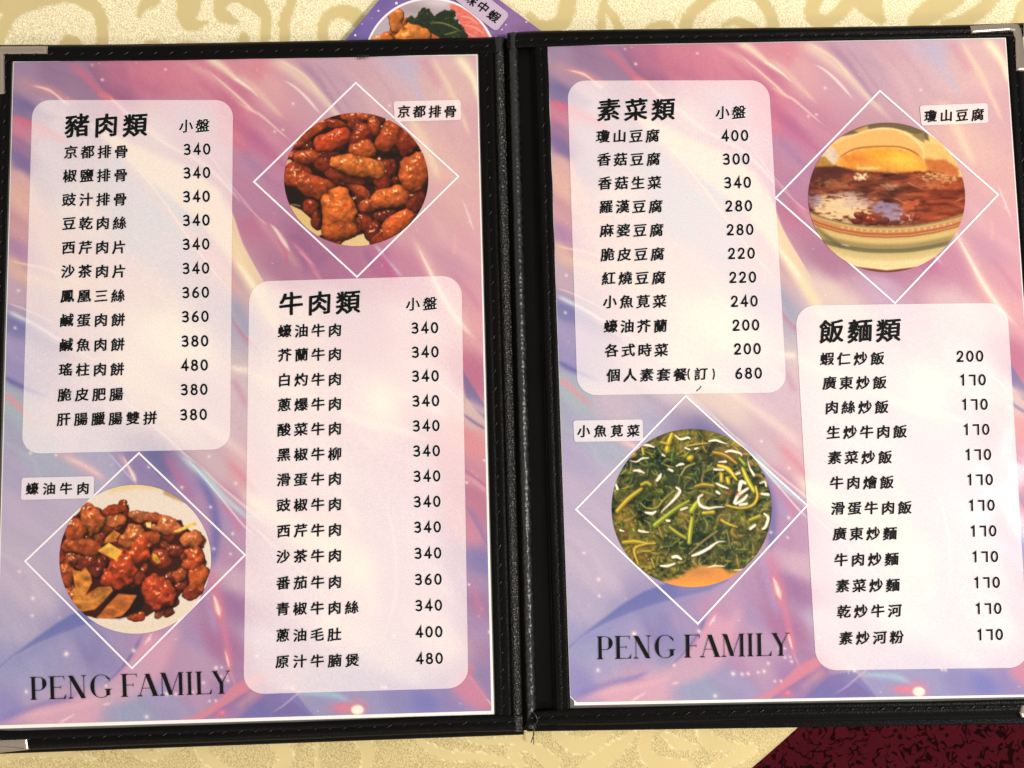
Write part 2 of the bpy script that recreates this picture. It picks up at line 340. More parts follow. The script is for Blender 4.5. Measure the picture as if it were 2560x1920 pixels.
BASE = [('A', 100, 130, 160, 132, 172), ('A', 250, 180, 155, 118, 160), ('A', 400, 230, 160, 122, 160), ('A', 110, 240, 178, 138, 168), ('A', 110, 340, 128, 112, 166),
 ('A', 600, 160, 192, 112, 150), ('A', 750, 200, 214, 122, 152), ('A', 650, 275, 178, 106, 148), ('A', 900, 220, 212, 122, 152), ('A', 1000, 160, 222, 132, 158),
 ('A', 1280, 160, 222, 145, 162), ('A', 110, 460, 210, 125, 155), ('A', 110, 560, 165, 118, 160), ('A', 110, 640, 132, 108, 168), ('A', 110, 740, 222, 172, 172),
 ('A', 110, 850, 230, 178, 170), ('A', 90, 1000, 212, 155, 168), ('A', 90, 1100, 182, 135, 180), ('A', 80, 1200, 220, 176, 172), ('A', 80, 1300, 196, 166, 190),
 ('A', 60, 1480, 130, 128, 186), ('A', 60, 1580, 165, 150, 200), ('A', 300, 400, 186, 165, 192), ('A', 250, 600, 176, 165, 195), ('A', 250, 750, 170, 160, 192), ('A', 400, 900, 215, 195, 190),
 ('A', 300, 1100, 222, 180, 180), ('A', 850, 880, 165, 185, 205), ('A', 650, 780, 180, 180, 205), ('A', 700, 1000, 178, 185, 205), ('A', 900, 1080, 185, 180, 205), ('A', 1000, 400, 188, 150, 182),
 ('A', 1120, 600, 200, 150, 180), ('A', 800, 480, 205, 170, 185), ('A', 1150, 1150, 210, 165, 178), ('A', 700, 1250, 222, 190, 190), ('A', 400, 1250, 230, 195, 180), ('A', 900, 1550, 245, 230, 195), ('A', 400, 1500, 215, 185, 195),
 ('A', 1225, 350, 208, 112, 150), ('A', 1230, 500, 218, 122, 150), ('A', 1260, 700, 195, 130, 165), ('A', 1280, 900, 182, 130, 165), ('A', 1230, 1500, 175, 165, 195),
 ('B', 50, 150, 225, 135, 155), ('B', 150, 250, 225, 165, 175), ('B', 300, 220, 210, 155, 178), ('B', 600, 150, 212, 166, 184), ('B', 500, 180, 200, 160, 186), ('B', 480, 280, 205, 162, 184), ('B', 700, 280, 215, 172, 186),
 ('B', 850, 130, 200, 178, 205), ('B', 950, 220, 220, 178, 184), ('B', 1100, 250, 228, 184, 184), ('B', 1190, 400, 222, 170, 182), ('B', 200, 480, 204, 136, 166), ('B', 100, 520, 194, 112, 158),
 ('B', 60, 650, 188, 134, 175), ('B', 100, 850, 188, 128, 168), ('B', 60, 950, 194, 112, 152), ('B', 350, 1100, 164, 102, 148), ('B', 250, 1200, 178, 118, 154), ('B', 450, 1180, 178, 112, 154),
 ('B', 600, 1100, 184, 116, 155), ('B', 700, 1150, 190, 108, 152), ('B', 850, 1180, 206, 135, 168), ('B', 1000, 600, 230, 182, 178), ('B', 1100, 820, 224, 170, 174), ('B', 1180, 1050, 224, 164, 180), ('B', 950, 950, 218, 160, 176), ('B', 1050, 950, 222, 168, 180),
 ('B', 1100, 1150, 208, 150, 176), ('B', 1200, 1300, 220, 154, 174), ('B', 1200, 1480, 226, 160, 174), ('B', 600, 600, 200, 150, 170), ('B', 500, 1400, 205, 165, 195), ('B', 900, 1450, 225, 185, 195), ('B', 250, 1400, 225, 200, 195),
 ('D', 300, 150, 235, 205, 205), ('D', 600, 300, 225, 190, 205), ('D', 1000, 150, 232, 195, 205), ('D', 900, 600, 212, 175, 205), ('D', 350, 500, 225, 205, 215), ('D', 200, 700, 225, 190, 210), ('D', 900, 900, 216, 190, 215),
 ('D', 300, 1200, 212, 190, 215), ('D', 600, 1350, 226, 205, 210), ('D', 1000, 1100, 214, 188, 210), ('D', 1000, 1350, 216, 190, 212), ('D', 100, 1450, 196, 180, 210), ('D', 800, 1550, 202, 190, 212), ('D', 400, 950, 235, 210, 205),
 ('D', 1210, 100, 198, 112, 148), ('D', 1220, 280, 215, 184, 186), ('D', 1230, 400, 226, 144, 154), ('D', 1220, 560, 206, 136, 164), ('D', 1220, 720, 194, 122, 152), ('D', 1205, 860, 206, 134, 165),
 ('D', 1270, 1000, 132, 122, 182), ('D', 1200, 1100, 170, 138, 184), ('D', 1260, 1250, 165, 122, 168), ('D', 1260, 1420, 166, 134, 184),
 ('C', 60, 60, 155, 145, 200), ('C', 60, 260, 165, 182, 195), ('C', 60, 400, 168, 168, 200), ('C', 60, 600, 180, 168, 206), ('C', 100, 800, 190, 174, 206), ('C', 100, 1000, 195, 180, 208),
 ('C', 150, 1200, 196, 180, 208), ('C', 100, 1400, 184, 172, 208), ('C', 100, 1600, 155, 155, 205), ('C', 350, 1480, 160, 150, 200), ('C', 500, 1480, 146, 138, 194), ('C', 620, 1500, 165, 142, 192), ('C', 800, 1500, 196, 134, 178),
 ('C', 900, 1400, 188, 144, 184), ('C', 1000, 1450, 168, 138, 188), ('C', 1150, 1480, 174, 114, 164), ('C', 200, 520, 172, 178, 205), ('C', 480, 520, 178, 175, 210), ('C', 850, 550, 118, 114, 168), ('C', 780, 620, 150, 130, 185),
 ('C', 950, 620, 165, 134, 184), ('C', 1150, 560, 208, 180, 195), ('C', 1240, 600, 220, 165, 182), ('C', 1200, 760, 190, 140, 184), ('C', 1180, 1000, 188, 142, 184), ('C', 1240, 1150, 206, 170, 196), ('C', 1230, 1300, 165, 115, 168),
 ('C', 600, 200, 215, 195, 210), ('C', 300, 350, 200, 182, 205), ('C', 900, 300, 230, 205, 200), ('C', 700, 100, 240, 220, 200), ('C', 1100, 200, 215, 185, 205), ('C', 600, 1000, 185, 165, 200), ('C', 300, 800, 190, 175, 205),
 ('I', 350, 300, 158, 155, 205), ('I', 250, 520, 165, 158, 205), ('I', 800, 250, 140, 132, 190), ('I', 1100, 760, 152, 158, 198), ('I', 1400, 700, 162, 150, 198), ('I', 1600, 500, 188, 150, 188), ('I', 1700, 250, 186, 148, 186),
 ('I', 1900, 650, 165, 125, 180), ('I', 60, 700, 150, 142, 205), ('I', 400, 800, 215, 165, 192), ('I', 700, 780, 205, 160, 190), ('I', 1450, 480, 180, 138, 186), ('J', 60, 640, 175, 120, 165), ('J', 120, 760, 130, 115, 180),
 ('J', 750, 740, 150, 148, 198), ('J', 1200, 700, 150, 148, 200), ('J', 1400, 650, 145, 138, 195), ('J', 1600, 650, 130, 126, 198), ('J', 1800, 650, 150, 132, 190), ('J', 2100, 200, 160, 120, 170), ('J', 2100, 450, 150, 128, 180), ('J', 300, 400, 190, 165, 195), ('J', 1500, 450, 185, 178, 205)]
PTS = np.array([AP(b[0], b[1], b[2]) for b in BASE]); PC = np.array([b[3:] for b in BASE], float)
sm = Canvas(0, 0, 1157, 1640, 150, 212)
W_ = np.zeros_like(sm.X); I_ = np.zeros_like(sm.img)
wxn = (fbm(sm.X / 160, sm.Y / 160, 3) - .5) * 60; wyn = (fbm(sm.X / 160, sm.Y / 160, 8) - .5) * 60
for (x, y), c in zip(PTS, PC):
    # pieces of cloth-like light run from upper left to lower right
    dx = sm.X + wxn - x; dy = sm.Y + wyn - y
    a = (dx + dy * 1.1) / 1.45; b = (dx * 1.1 - dy) / 1.2
    w = 1 / ((a * a * .6 + b * b * 1.3) / 900 + .3) ** 1.9
    W_ += w; I_ += w[..., None] * c
sm.img = I_ / W_[..., None]
ART.img = sm.sample(ART.X, ART.Y)
# silky streaks that follow the flow
fl = (ART.X * .78 - ART.Y * .62); al_ = (ART.X * .62 + ART.Y * .78)
st = fbm(fl / 26 + (fbm(ART.X / 240, ART.Y / 240, 31) - .5) * 9, al_ / 330, 21, 4) - .5
ART.img += st[..., None] * np.array([13, 12, 9.])
CR_ = (252, 234, 202); WH = (255, 243, 230)
# top of the page
S('A', [(340, 105), (430, 175), (500, 250), (560, 310), (640, 390)], [26, 20, 16, 12], (222, 108, 138), .85)
S('A', [(420, 105), (480, 180), (540, 260), (620, 310), (720, 350)], [70, 60, 50], (150, 88, 132), .55, side=-1)
S('A', [(550, 130), (700, 220), (900, 300)], 38, (184, 100, 140), .45)
S('A', [(700, 110), (850, 170), (1050, 260), (1180, 350)], 22, (228, 130, 150), .35)
S('A', [(1000, 180), (1120, 290), (1220, 400)], 20, (180, 95, 138), .35)
S('A', [(100, 200), (170, 235), (330, 300)], 34, (205, 150, 165), .4)
S('A', [(80, 300), (200, 370), (300, 420)], 26, (110, 100, 160), .6)
S('A', [(120, 225), (250, 258), (340, 300), (420, 330)], [4, 26, 16, 4], (240, 140, 140), .6)
S('A', [(150, 236), (200, 243), (250, 258), (290, 284), (330, 318), (380, 345)], [1, 5, 8, 5, 9, 2], (255, 226, 216), 1)
S('A', [(500, 280), (560, 295), (600, 330)], [10, 20, 8], (240, 130, 130), .7)
S('A', [(560, 290), (600, 325), (680, 400), (780, 470), (900, 560)], [3, 7, 14, 18, 24], (252, 214, 205), .8)
S('A', [(1050, 80), (1140, 130), (1235, 210), (1330, 275)], [30, 26, 12, 8], CR_, .95)
S('A', [(900, 90), (1100, 190), (1250, 320), (1330, 400)], [16, 22, 26, 20], (240, 190, 180), .55)
S('A', [(1070, 150), (1230, 290), (1330, 385)], [3, 6, 8], CR_, .9)
S('A', [(1130, 330), (1210, 430), (1300, 540)], 24, (205, 100, 140), .4)
S('B', [(-40, 170), (60, 235), (150, 330), (240, 420)], [24, 22, 16, 8], (240, 205, 186), .7)
S('B', [(-40, 195), (0, 215), (60, 260), (110, 310)], [6, 7, 5, 2], WH, .9)
S('B', [(-20, 320), (60, 365), (110, 392), (200, 470), (270, 530)], [5, 7, 8, 5, 2], (255, 225, 205), .85)
S('B', [(120, 90), (220, 130), (330, 210), (430, 300), (520, 400), (640, 520)], [34, 38, 34, 26, 20, 14], (246, 220, 192), .8)
S('B', [(215, 205), (280, 240), (350, 305), (430, 400)], [2, 6, 9, 4], WH, .95)
S('B', [(180, 90), (330, 180), (430, 300)], 8, CR_, .7)
S('B', [(280, 90), (390, 190), (490, 330), (560, 420)], [24, 22, 16, 10], (160, 118, 165), .6)
S('B', [(380, 100), (480, 230), (600, 400)], 10, (175, 130, 170), .4)
S('B', [(830, 80), (880, 180), (930, 290), (980, 380)], [38, 34, 26, 18], (196, 186, 220), .65)
S('B', [(930, 80), (990, 170), (1050, 260)], 28, (220, 138, 170), .5)
S('B', [(990, 80), (1030, 150), (1090, 260), (1160, 420), (1200, 520)], [14, 16, 18, 14, 8], (248, 218, 190), .75)
S('B', [(1110, 70), (1170, 140), (1215, 220), (1235, 330)], [30, 28, 20, 10], (255, 246, 205), 1)
S('B', [(860, 380), (930, 490), (990, 620), (1040, 740)], [30, 34, 26, 16], (250, 226, 190), .7)
S('B', [(1150, 820), (1185, 910), (1215, 1000)], [2, 6, 3], (250, 220, 240), .9)
S('B', [(1110, 1000), (1115, 1060), (1105, 1120)], 10, (240, 180, 175), .7)
S('B', [(0, 340), (100, 440), (230, 550)], 34, (232, 138, 165), .45)
S('B', [(-20, 420), (90, 520), (190, 620), (300, 700)], [26, 24, 18, 10], (196, 96, 145), .55)
S('B', [(0, 560), (120, 700), (220, 830)], 18, (170, 118, 170), .4)
S('B', [(-20, 800), (90, 915), (150, 965)], [3, 4, 5], (245, 190, 200), .9)
S('B', [(60, 900), (160, 1000), (250, 1110), (330, 1200)], [10, 30, 30, 14], (225, 165, 170), .5)
S('B', [(150, 945), (190, 990), (225, 1045), (268, 1108)], [3, 9, 14, 2], (255, 242, 214), 1)
S('B', [(180, 1010), (235, 1100), (245, 1190)], 9, (214, 92, 132), .6)
S('B', [(250, 1030), (330, 1110), (390, 1200), (430, 1260)], [8, 12, 14, 8], (232, 138, 168), .8)
S('B', [(300, 1090), (400, 1180)], 5, (245, 170, 200), .7)
S('B', [(360, 1200), (450, 1120), (560, 1080)], 26, (150, 95, 145), .35)
S('B', [(690, 1050), (740, 1110), (790, 1170), (850, 1240)], [10, 9, 8, 8], (214, 205, 232), .9)
S('B', [(740, 1080), (760, 1160), (800, 1260)], [24, 30, 18], (196, 92, 146), .6)
S('B', [(640, 1080), (700, 1180)], 20, (140, 110, 165), .5)
S('B', [(880, 1000), (920, 1070), (960, 1140), (1010, 1240), (1060, 1340), (1150, 1460), (1240, 1560)], [8, 24, 34, 40, 44, 46, 40], (246, 196, 186), .65)
S('B', [(905, 1040), (950, 1130), (1000, 1230), (1060, 1345), (1140, 1465), (1230, 1560)], [2, 7, 12, 16, 14, 8], (255, 240, 222), 1)
S('B', [(1080, 1180), (1180, 1300), (1260, 1420)], 18, (206, 120, 160), .4)
# the big cream sail crossing the first list
Pg('A', [(470, 440), (620, 500), (800, 590), (1000, 670), (1140, 780), (1200, 920), (1240, 1050), (1330, 1250), (1430, 1420), (1500, 1600), (1380, 1430), (1250, 1230), (1180, 1120), (1050, 960), (900, 830), (700, 680)], (252, 226, 182), .85, 26)
S('A', [(560, 560), (700, 700), (880, 900), (1050, 1080), (1200, 1260), (1330, 1420)], [10, 20, 30, 30, 26, 20], (238, 176, 168), .55)
S('A', [(540, 500), (700, 650), (850, 840), (960, 1000), (1100, 1190), (1230, 1340)], [3, 4, 5, 5, 5, 4], (255, 236, 214), .85)
S('A', [(760, 480), (900, 560), (1050, 640), (1180, 760), (1260, 860)], [4, 10, 14, 10, 6], (255, 240, 225), .6)
S('A', [(1000, 460), (1120, 640), (1220, 780), (1330, 900)], [2, 3, 3, 3], (246, 205, 215), .8)
S('A', [(1170, 800), (1215, 930), (1260, 1060), (1330, 1190), (1420, 1350)], [12, 24, 34, 44, 50], (255, 234, 180), .9, side=1)
S('A', [(1215, 1130), (1290, 1240), (1350, 1330)], [8, 16, 10], (255, 246, 220), .9)
S('A', [(1205, 1350), (1260, 1450), (1300, 1540)], 24, (150, 160, 190), .6)
S('A', [(1190, 1420), (1260, 1520), (1340, 1600)], [4, 20, 30], (205, 100, 135), .6, side=1)
# left edge
S('A', [(40, 395), (130, 425), (260, 480), (400, 560)], [14, 22, 20, 14], (236, 102, 132), .85)
S('A', [(60, 480), (200, 520)], 14, (214, 122, 160), .5)
S('A', [(60, 640), (180, 690)], 26, (120, 100, 165), .5)
S('A', [(40, 1140), (120, 1160), (250, 1190), (450, 1280)], [4, 6, 9, 7], (255, 212, 186), .9)
S('A', [(50, 1200), (250, 1260), (500, 1370), (800, 1480)], 26, (245, 205, 175), .6)
S('A', [(30, 1360), (140, 1400), (330, 1490)], [3, 4, 3], (250, 225, 225), .8)
S('A', [(20, 1395), (90, 1430), (180, 1475), (320, 1560), (560, 1700)], [14, 14, 10, 10, 8], (232, 236, 240), .9)
S('A', [(20, 1430), (120, 1480), (260, 1560), (420, 1660)], [60, 60, 50, 40], (112, 112, 178), .6, side=1)
Bl('A', 900, 1560, 330, 130, (255, 246, 218), .55, 20)
S('C', [(15, 80), (60, 112), (130, 145), (260, 200)], [8, 16, 14, 8], (92, 96, 172), .85)
S('C', [(10, 180), (60, 205), (120, 262), (210, 340)], [14, 22, 16, 8], (236, 146, 165), .9)
S('C', [(150, 60), (400, 200), (700, 420)], 24, (170, 160, 190), .5)
S('C', [(500, 80), (700, 260), (860, 400), (960, 490), (1060, 570)], [2, 4, 4, 5, 4], (255, 240, 238), .8)
S('C', [(640, 200), (800, 330), (940, 480)], [2, 3, 3], (255, 235, 240), .7)
S('C', [(750, 120), (950, 260), (1180, 420), (1330, 560)], 28, (250, 235, 215), .5)
S('C', [(280, 470), (380, 520), (470, 570), (580, 650)], [24, 30, 30, 16], (240, 180, 196), .75)
S('C', [(330, 500), (430, 545), (540, 610)], 12, (252, 214, 210), .7)
S('C', [(540, 455), (640, 570), (700, 640)], [3, 4, 3], (210, 215, 240), .9)
S('C', [(600, 470), (650, 540), (690, 600), (710, 650)], [6, 14, 14, 6], (235, 170, 190), .8)
S('C', [(625, 475), (660, 540), (690, 600), (706, 645)], [2, 4, 10, 3], WH, 1)
S('C', [(730, 470), (820, 520), (920, 640)], [26, 34, 26], (104, 106, 168), .6)
S('C', [(840, 480), (900, 560), (960, 660), (1010, 740)], [22, 24, 20, 14], (194, 108, 160), .7)
S('C', [(990, 520), (1050, 620), (1100, 740), (1120, 860), (1110, 1000), (1090, 1100)], [20, 30, 32, 32, 26, 14], (96, 102, 182), .85)
S('C', [(1060, 600), (1140, 720), (1180, 840), (1190, 960)], [10, 22, 26, 18], (150, 150, 205), .5)
S('C', [(1130, 700), (1200, 800), (1260, 900)], 28, (206, 122, 165), .6)
S('C', [(1000, 500), (1150, 660), (1300, 790)], 18, (214, 150, 180), .6)
S('C', [(900, 460), (980, 535), (1060, 600), (1150, 700), (1240, 780), (1360, 870)], [6, 16, 24, 20, 16, 14], (188, 226, 232), .9)
S('C', [(930, 470), (1040, 590), (1150, 720), (1260, 855), (1330, 920)], [3, 4, 4, 4, 3], (255, 248, 250), .95)
S('C', [(1010, 520), (1130, 640), (1270, 760), (1400, 870)], [3, 3, 8, 14], (255, 240, 225), .8)
S('C', [(1170, 500), (1270, 620), (1340, 700)], 16, (236, 130, 145), .5)
S('C', [(1190, 30), (1240, 50), (1300, 50)], [10, 20, 20], (255, 236, 220), .9)
S('C', [(1195, 90), (1240, 160), (1290, 260)], 22, (196, 130, 170), .5)
S('C', [(1085, 1050), (1105, 1150), (1130, 1280), (1160, 1400), (1190, 1540), (1210, 1640)], [30, 36, 34, 26, 16, 10], (222, 124, 160), .8)
S('C', [(1040, 1060), (1080, 1250), (1130, 1450)], 24, (180, 150, 205), .6)
S('C', [(1095, 1190), (1122, 1260), (1135, 1310), (1150, 1370)], [4, 30, 34, 6], (240, 130, 140), .6)
S('C', [(1102, 1205), (1118, 1250), (1130, 1295), (1143, 1340)], [1, 9, 14, 2], (255, 244, 226), 1)
S('C', [(1160, 1480), (1175, 1530), (1188, 1590), (1196, 1640)], [6, 14, 14, 4], (244, 130, 140), .7)
S('C', [(1166, 1500), (1178, 1550), (1190, 1605)], [1, 6, 2], WH, 1)
# blue wing and the bottom of the page
Pg('G', [(150, 1555), (230, 1475), (330, 1395), (450, 1305), (560, 1240), (680, 1195), (800, 1180), (1000, 1180), (900, 1235), (760, 1268), (600, 1312), (480, 1355), (360, 1405), (240, 1470), (160, 1535)], (100, 108, 184), .85, 8)
S('G', [(700, 1220), (860, 1200), (1000, 1190)], 60, (150, 142, 196), .6)
S('G', [(165, 1560), (330, 1440), (520, 1365), (760, 1290), (930, 1250)], 40, (138, 140, 200), .45)
S('I', [(-50, 380), (250, 240), (500, 100), (800, 0)], [30, 30, 30, 30], (140, 140, 205), .4, side=1)
S('I', [(850, 40), (830, 200), (780, 350)], 60, (128, 122, 186), .4)
S('I', [(-40, 850), (150, 780), (350, 700), (560, 650), (720, 570)], [40, 40, 34, 26, 12], (112, 112, 194), .85)
Pg('I', [(-40, 880), (150, 790), (330, 715), (560, 670), (760, 590), (930, 500), (1080, 380), (1200, 220), (1290, 90), (1420, 120), (1520, 60), (1450, 330), (1330, 520), (1150, 640), (960, 710), (850, 770), (790, 860), (600, 900)], (222, 166, 192), .72, 60, closed='smooth')
S('I', [(60, 830), (400, 760), (700, 700), (950, 600)], 30, (236, 178, 198), .6)
S('I', [(100, 790), (300, 715), (520, 680), (760, 650)], [4, 5, 5, 4], (190, 130, 180), .7)
S('I', [(1245, 60), (1190, 170), (1120, 290), (1040, 390), (950, 480), (850, 560)], [14, 14, 14, 10, 8, 4], (122, 92, 160), .8)
S('I', [(1330, 50), (1250, 180), (1150, 330), (1060, 430), (960, 520)], [14, 22, 18, 12, 6], (240, 152, 178), .8)
S('I', [(1320, 70), (1285, 130), (1240, 190)], [2, 9, 4], (255, 236, 236), 1)
S('I', [(660, 772), (600, 805), (500, 865)], [2, 8, 14], (255, 226, 222), .9)
S('I', [(880, 700), (920, 692), (960, 685)], [4, 12, 4], (255, 214, 214), .9)
Pg('I', [(2110, 480), (2010, 540), (1900, 640), (1780, 740), (1660, 800), (1500, 850), (1700, 850), (1850, 760), (2000, 670), (2150, 570), (2300, 470), (2250, 420)], (224, 130, 154), .85, 18)
S('I', [(2160, 565), (2000, 670), (1850, 765), (1720, 850)], [60, 60, 50, 40], (150, 108, 165), .7, side=-1)
S('I', [(1990, 400), (2010, 470), (2040, 540)], 10, (238, 150, 170), .7)
Bl('I', 1905, 772, 60, 30, (216, 110, 152), .9); Bl('I', 1920, 765, 18, 16, (255, 130, 160), .9)
Pg('J', [(-20, 810), (100, 720), (220, 610), (450, 560), (640, 800)], (112, 108, 184), .7, 14)
S('J', [(-40, 740), (80, 640), (200, 560)], 34, (196, 150, 170), .6)
Pg('J', [(440, 650), (600, 790), (250, 790)], (122, 104, 176), .8, 8)
S('J', [(800, 390), (650, 490), (500, 600), (380, 700), (240, 790)], [2, 3, 6, 5, 3], (236, 206, 222), .9)
S('J', [(600, 380), (550, 470), (500, 520)], [2, 3, 2], (240, 215, 225), .8)
S('J', [(480, 600), (650, 600), (820, 615), (980, 680)], [14, 26, 34, 16], (164, 200, 222), .85)
Bl('J', 880, 725, 110, 40, (236, 120, 150), .95); Bl('J', 1010, 730, 95, 80, (240, 130, 150), .75); Bl('J', 1015, 742, 50, 38, (255, 246, 225), 1, 0, .75)
Bl('J', 1600, 680, 170, 80, (118, 122, 198), .7)
Pg('J', [(1955, 380), (2060, 530), (2180, 700), (2190, 760), (2020, 730), (1850, 600), (1830, 540)], (224, 128, 156), .75, 60)
S('J', [(1960, 395), (2060, 540), (2180, 700)], [30, 30, 20], (244, 150, 160), .5, side=1)
S('J', [(2120, 650), (2150, 665), (2175, 715)], [2, 5, 3], (255, 220, 225), .9)
S('J', [(395, 600), (410, 520)], [3, 8], (255, 240, 240), .9)
# right strip beside the second list
Pg('D', [(1150, 50), (1190, 110), (1240, 190), (1285, 260), (1285, 320), (1230, 270), (1170, 190)], (116, 108, 168), .8, 8)
S('D', [(1165, 210), (1230, 250), (1290, 280)], 26, (222, 186, 186), .8)
S('D', [(1150, 275), (1210, 320), (1290, 368)], [6, 10, 8], (128, 104, 156), .9)
S('D', [(1150, 560), (1220, 610), (1290, 665)], [5, 8, 6], (168, 106, 152), .8)
S('D', [(1150, 590), (1220, 635), (1290, 690)], [8, 12, 10], (240, 170, 180), .6)
S('D', [(1165, 750), (1220, 850), (1290, 990)], [20, 30, 40], (140, 116, 176), .8, side=-1)
S('D', [(1180, 1130), (1230, 1250), (1260, 1350)], 22, (205, 120, 165), .6)
S('D', [(1170, 1560), (1220, 1620)], 24, (222, 120, 150), .6)
# light inside the second list
Bl('D', 735, 220, 110, 150, (255, 248, 214), .9, -15)
S('D', [(0, 50), (150, 110), (350, 190), (600, 300), (850, 370), (1020, 430)], [22, 26, 24, 28, 20, 8], (255, 236, 208), .8)
S('D', [(700, 140), (900, 200), (1100, 300)], 26, (252, 232, 214), .6)
S('D', [(440, 120), (540, 310), (640, 440), (720, 560), (740, 680)], [50, 60, 60, 50, 40], (214, 172, 196), .5, side=1)
S('D', [(540, 310), (640, 350), (780, 410), (950, 520)], [30, 40, 50, 40], (214, 176, 196), .5, side=1)
S('D', [(-20, 660), (120, 770), (300, 880), (470, 970), (620, 1090)], [20, 50, 70, 90, 80], (255, 246, 206), .85)
Bl('D', 620, 1090, 90, 110, (255, 250, 212), .8)
S('D', [(0, 790), (130, 920), (280, 1060), (420, 1200), (470, 1280)], [4, 5, 6, 6, 4], (255, 228, 212), .9)
S('D', [(470, 650), (560, 760), (620, 900)], 26, (245, 236, 215), .5)
S('D', [(640, 1090), (680, 1230), (700, 1350)], 40, (252, 232, 215), .5)
S('D', [(750, 720), (790, 880), (810, 1050), (800, 1250), (730, 1480)], [4, 6, 9, 7, 4], (255, 236, 232), .6)
S('D', [(820, 850), (840, 1100), (800, 1400)], 34, (206, 180, 205), .5)
Bl('D', 460, 1370, 60, 80, (255, 246, 220), .7); Bl('D', 1050, 1500, 160, 90, (246, 214, 208), .6)
S('D', [(1000, 100), (1100, 170), (1160, 240)], [3, 4, 3], (255, 246, 225), .8)
# stars
for tile, x, y, r in [('A', 478, 130, 4), ('A', 530, 206, 6), ('A', 858, 152, 5), ('A', 688, 1133, 5), ('A', 95, 1298, 6), ('A', 78, 1492, 6), ('A', 830, 1245, 5), ('A', 870, 1245, 4), ('B', 275, 330, 6), ('B', 222, 465, 5), ('B', 180, 475, 5),
        ('B', 775, 340, 5), ('B', 1187, 943, 4), ('C', 158, 482, 6), ('C', 290, 492, 6), ('C', 100, 1097, 6), ('C', 170, 1235, 8), ('C', 167, 1325, 6), ('C', 344, 1523, 8), ('C', 770, 555, 5), ('C', 943, 660, 6), ('C', 1083, 500, 6), ('C', 1222, 640, 6), ('C', 1092, 762, 6),
        ('C', 1206, 900, 6), ('C', 1108, 978, 6), ('C', 1196, 1005, 5), ('C', 1120, 1597, 5), ('I', 573, 260, 13), ('I', 228, 585, 13), ('I', 915, 535, 10), ('I', 1268, 802, 13), ('I', 1520, 606, 11), ('I', 1665, 588, 9), ('I', 1810, 665, 8), ('I', 1867, 378, 11), ('I', 1968, 488, 10), ('I', 1910, 452, 9),
        ('I', 1155, 230, 14), ('I', 1290, 130, 8), ('J', 1240, 407, 8), ('J', 1228, 545, 9), ('J', 2157, 68, 9), ('J', 150, 280, 9), ('K', 1565, 430, 14), ('K', 1695, 430, 11), ('K', 1833, 410, 12), ('K', 1868, 340, 10), ('K', 2013, 212, 8), ('K', 2058, 286, 8), ('K', 1978, 492, 9),
        ('D', 1175, 635, 6), ('D', 1186, 1163, 5), ('D', 1266, 521, 5), ('D', 1295, 1410, 5), ('D', 798, 1430, 7), ('D', 645, 105, 5), ('D', 90, 1530, 5), ('M', 1533, 398, 10), ('M', 747, 400, 16)]:
    Bl(tile, x, y, r * 1.7, r * 1.7, (255, 214, 220), .5); Bl(tile, x, y, r * .8, r * .8, (255, 246, 246), 1)
for k in range(90):
    x, y = random.uniform(0, 1157), random.uniform(0, 1640)
    ART.blob(x, y, 1.7, 1.7, (255, 236, 240), random.uniform(.3, .9))
g_ = ART.img.mean(-1, keepdims=True); ART.img = np.clip((g_ + (ART.img - g_) * .90) * .985, 0, 255)
# print inks: slightly deeper than the lit picture, white paper stays white
INK = 0.84
def ink(rgb):
    l = s2l(rgb); g_ = l.mean(-1, keepdims=True)
    return (g_ + (l - g_) * .97) * np.array([.995, .98, .925]) * INK

# ------------------------------------------------------------------ dish pictures (drawn in their own coordinates)
def disc_canvas(ox, oy, s, x0, y0, x1, y1, n=290):
    return Canvas(x0, y0, x1, y1, n, int(n * (y1 - y0) / (x1 - x0)))
dishes = {}
# sweet glazed spare ribs
c = disc_canvas(680, 260, 4.484, 120, 80, 1770, 1600)
c.img[:] = (44, 22, 14)
c.img += (fbm(c.X / 60, c.Y / 60, 4) - .5)[..., None] * np.array([60, 26, 14])
c.poly([(180, 1120), (330, 1190), (600, 1430), (500, 1500), (560, 1640), (150, 1640)], (226, 192, 128), 1, 8)
c.poly([(680, 1640), (860, 1500), (1110, 1430), (1090, 1640)], (228, 200, 142), 1, 8)
c.poly([(1180, 90), (1400, 180), (1330, 230), (1230, 270), (1190, 200)], (222, 212, 206), 1, 8)
c.poly([(1660, 440), (1800, 520), (1800, 800), (1740, 720), (1600, 560)], (232, 206, 168), 1, 10)
c.poly([(120, 640), (200, 620), (300, 700), (150, 700)], (230, 178, 140), 1, 8)
c.stroke([(200, 1130), (260, 1130), (330, 1150)], 6, (220, 190, 150), .8)
R1 = (160, 64, 26); R2 = (134, 46, 20); R3 = (196, 100, 36); R4 = (106, 38, 20)
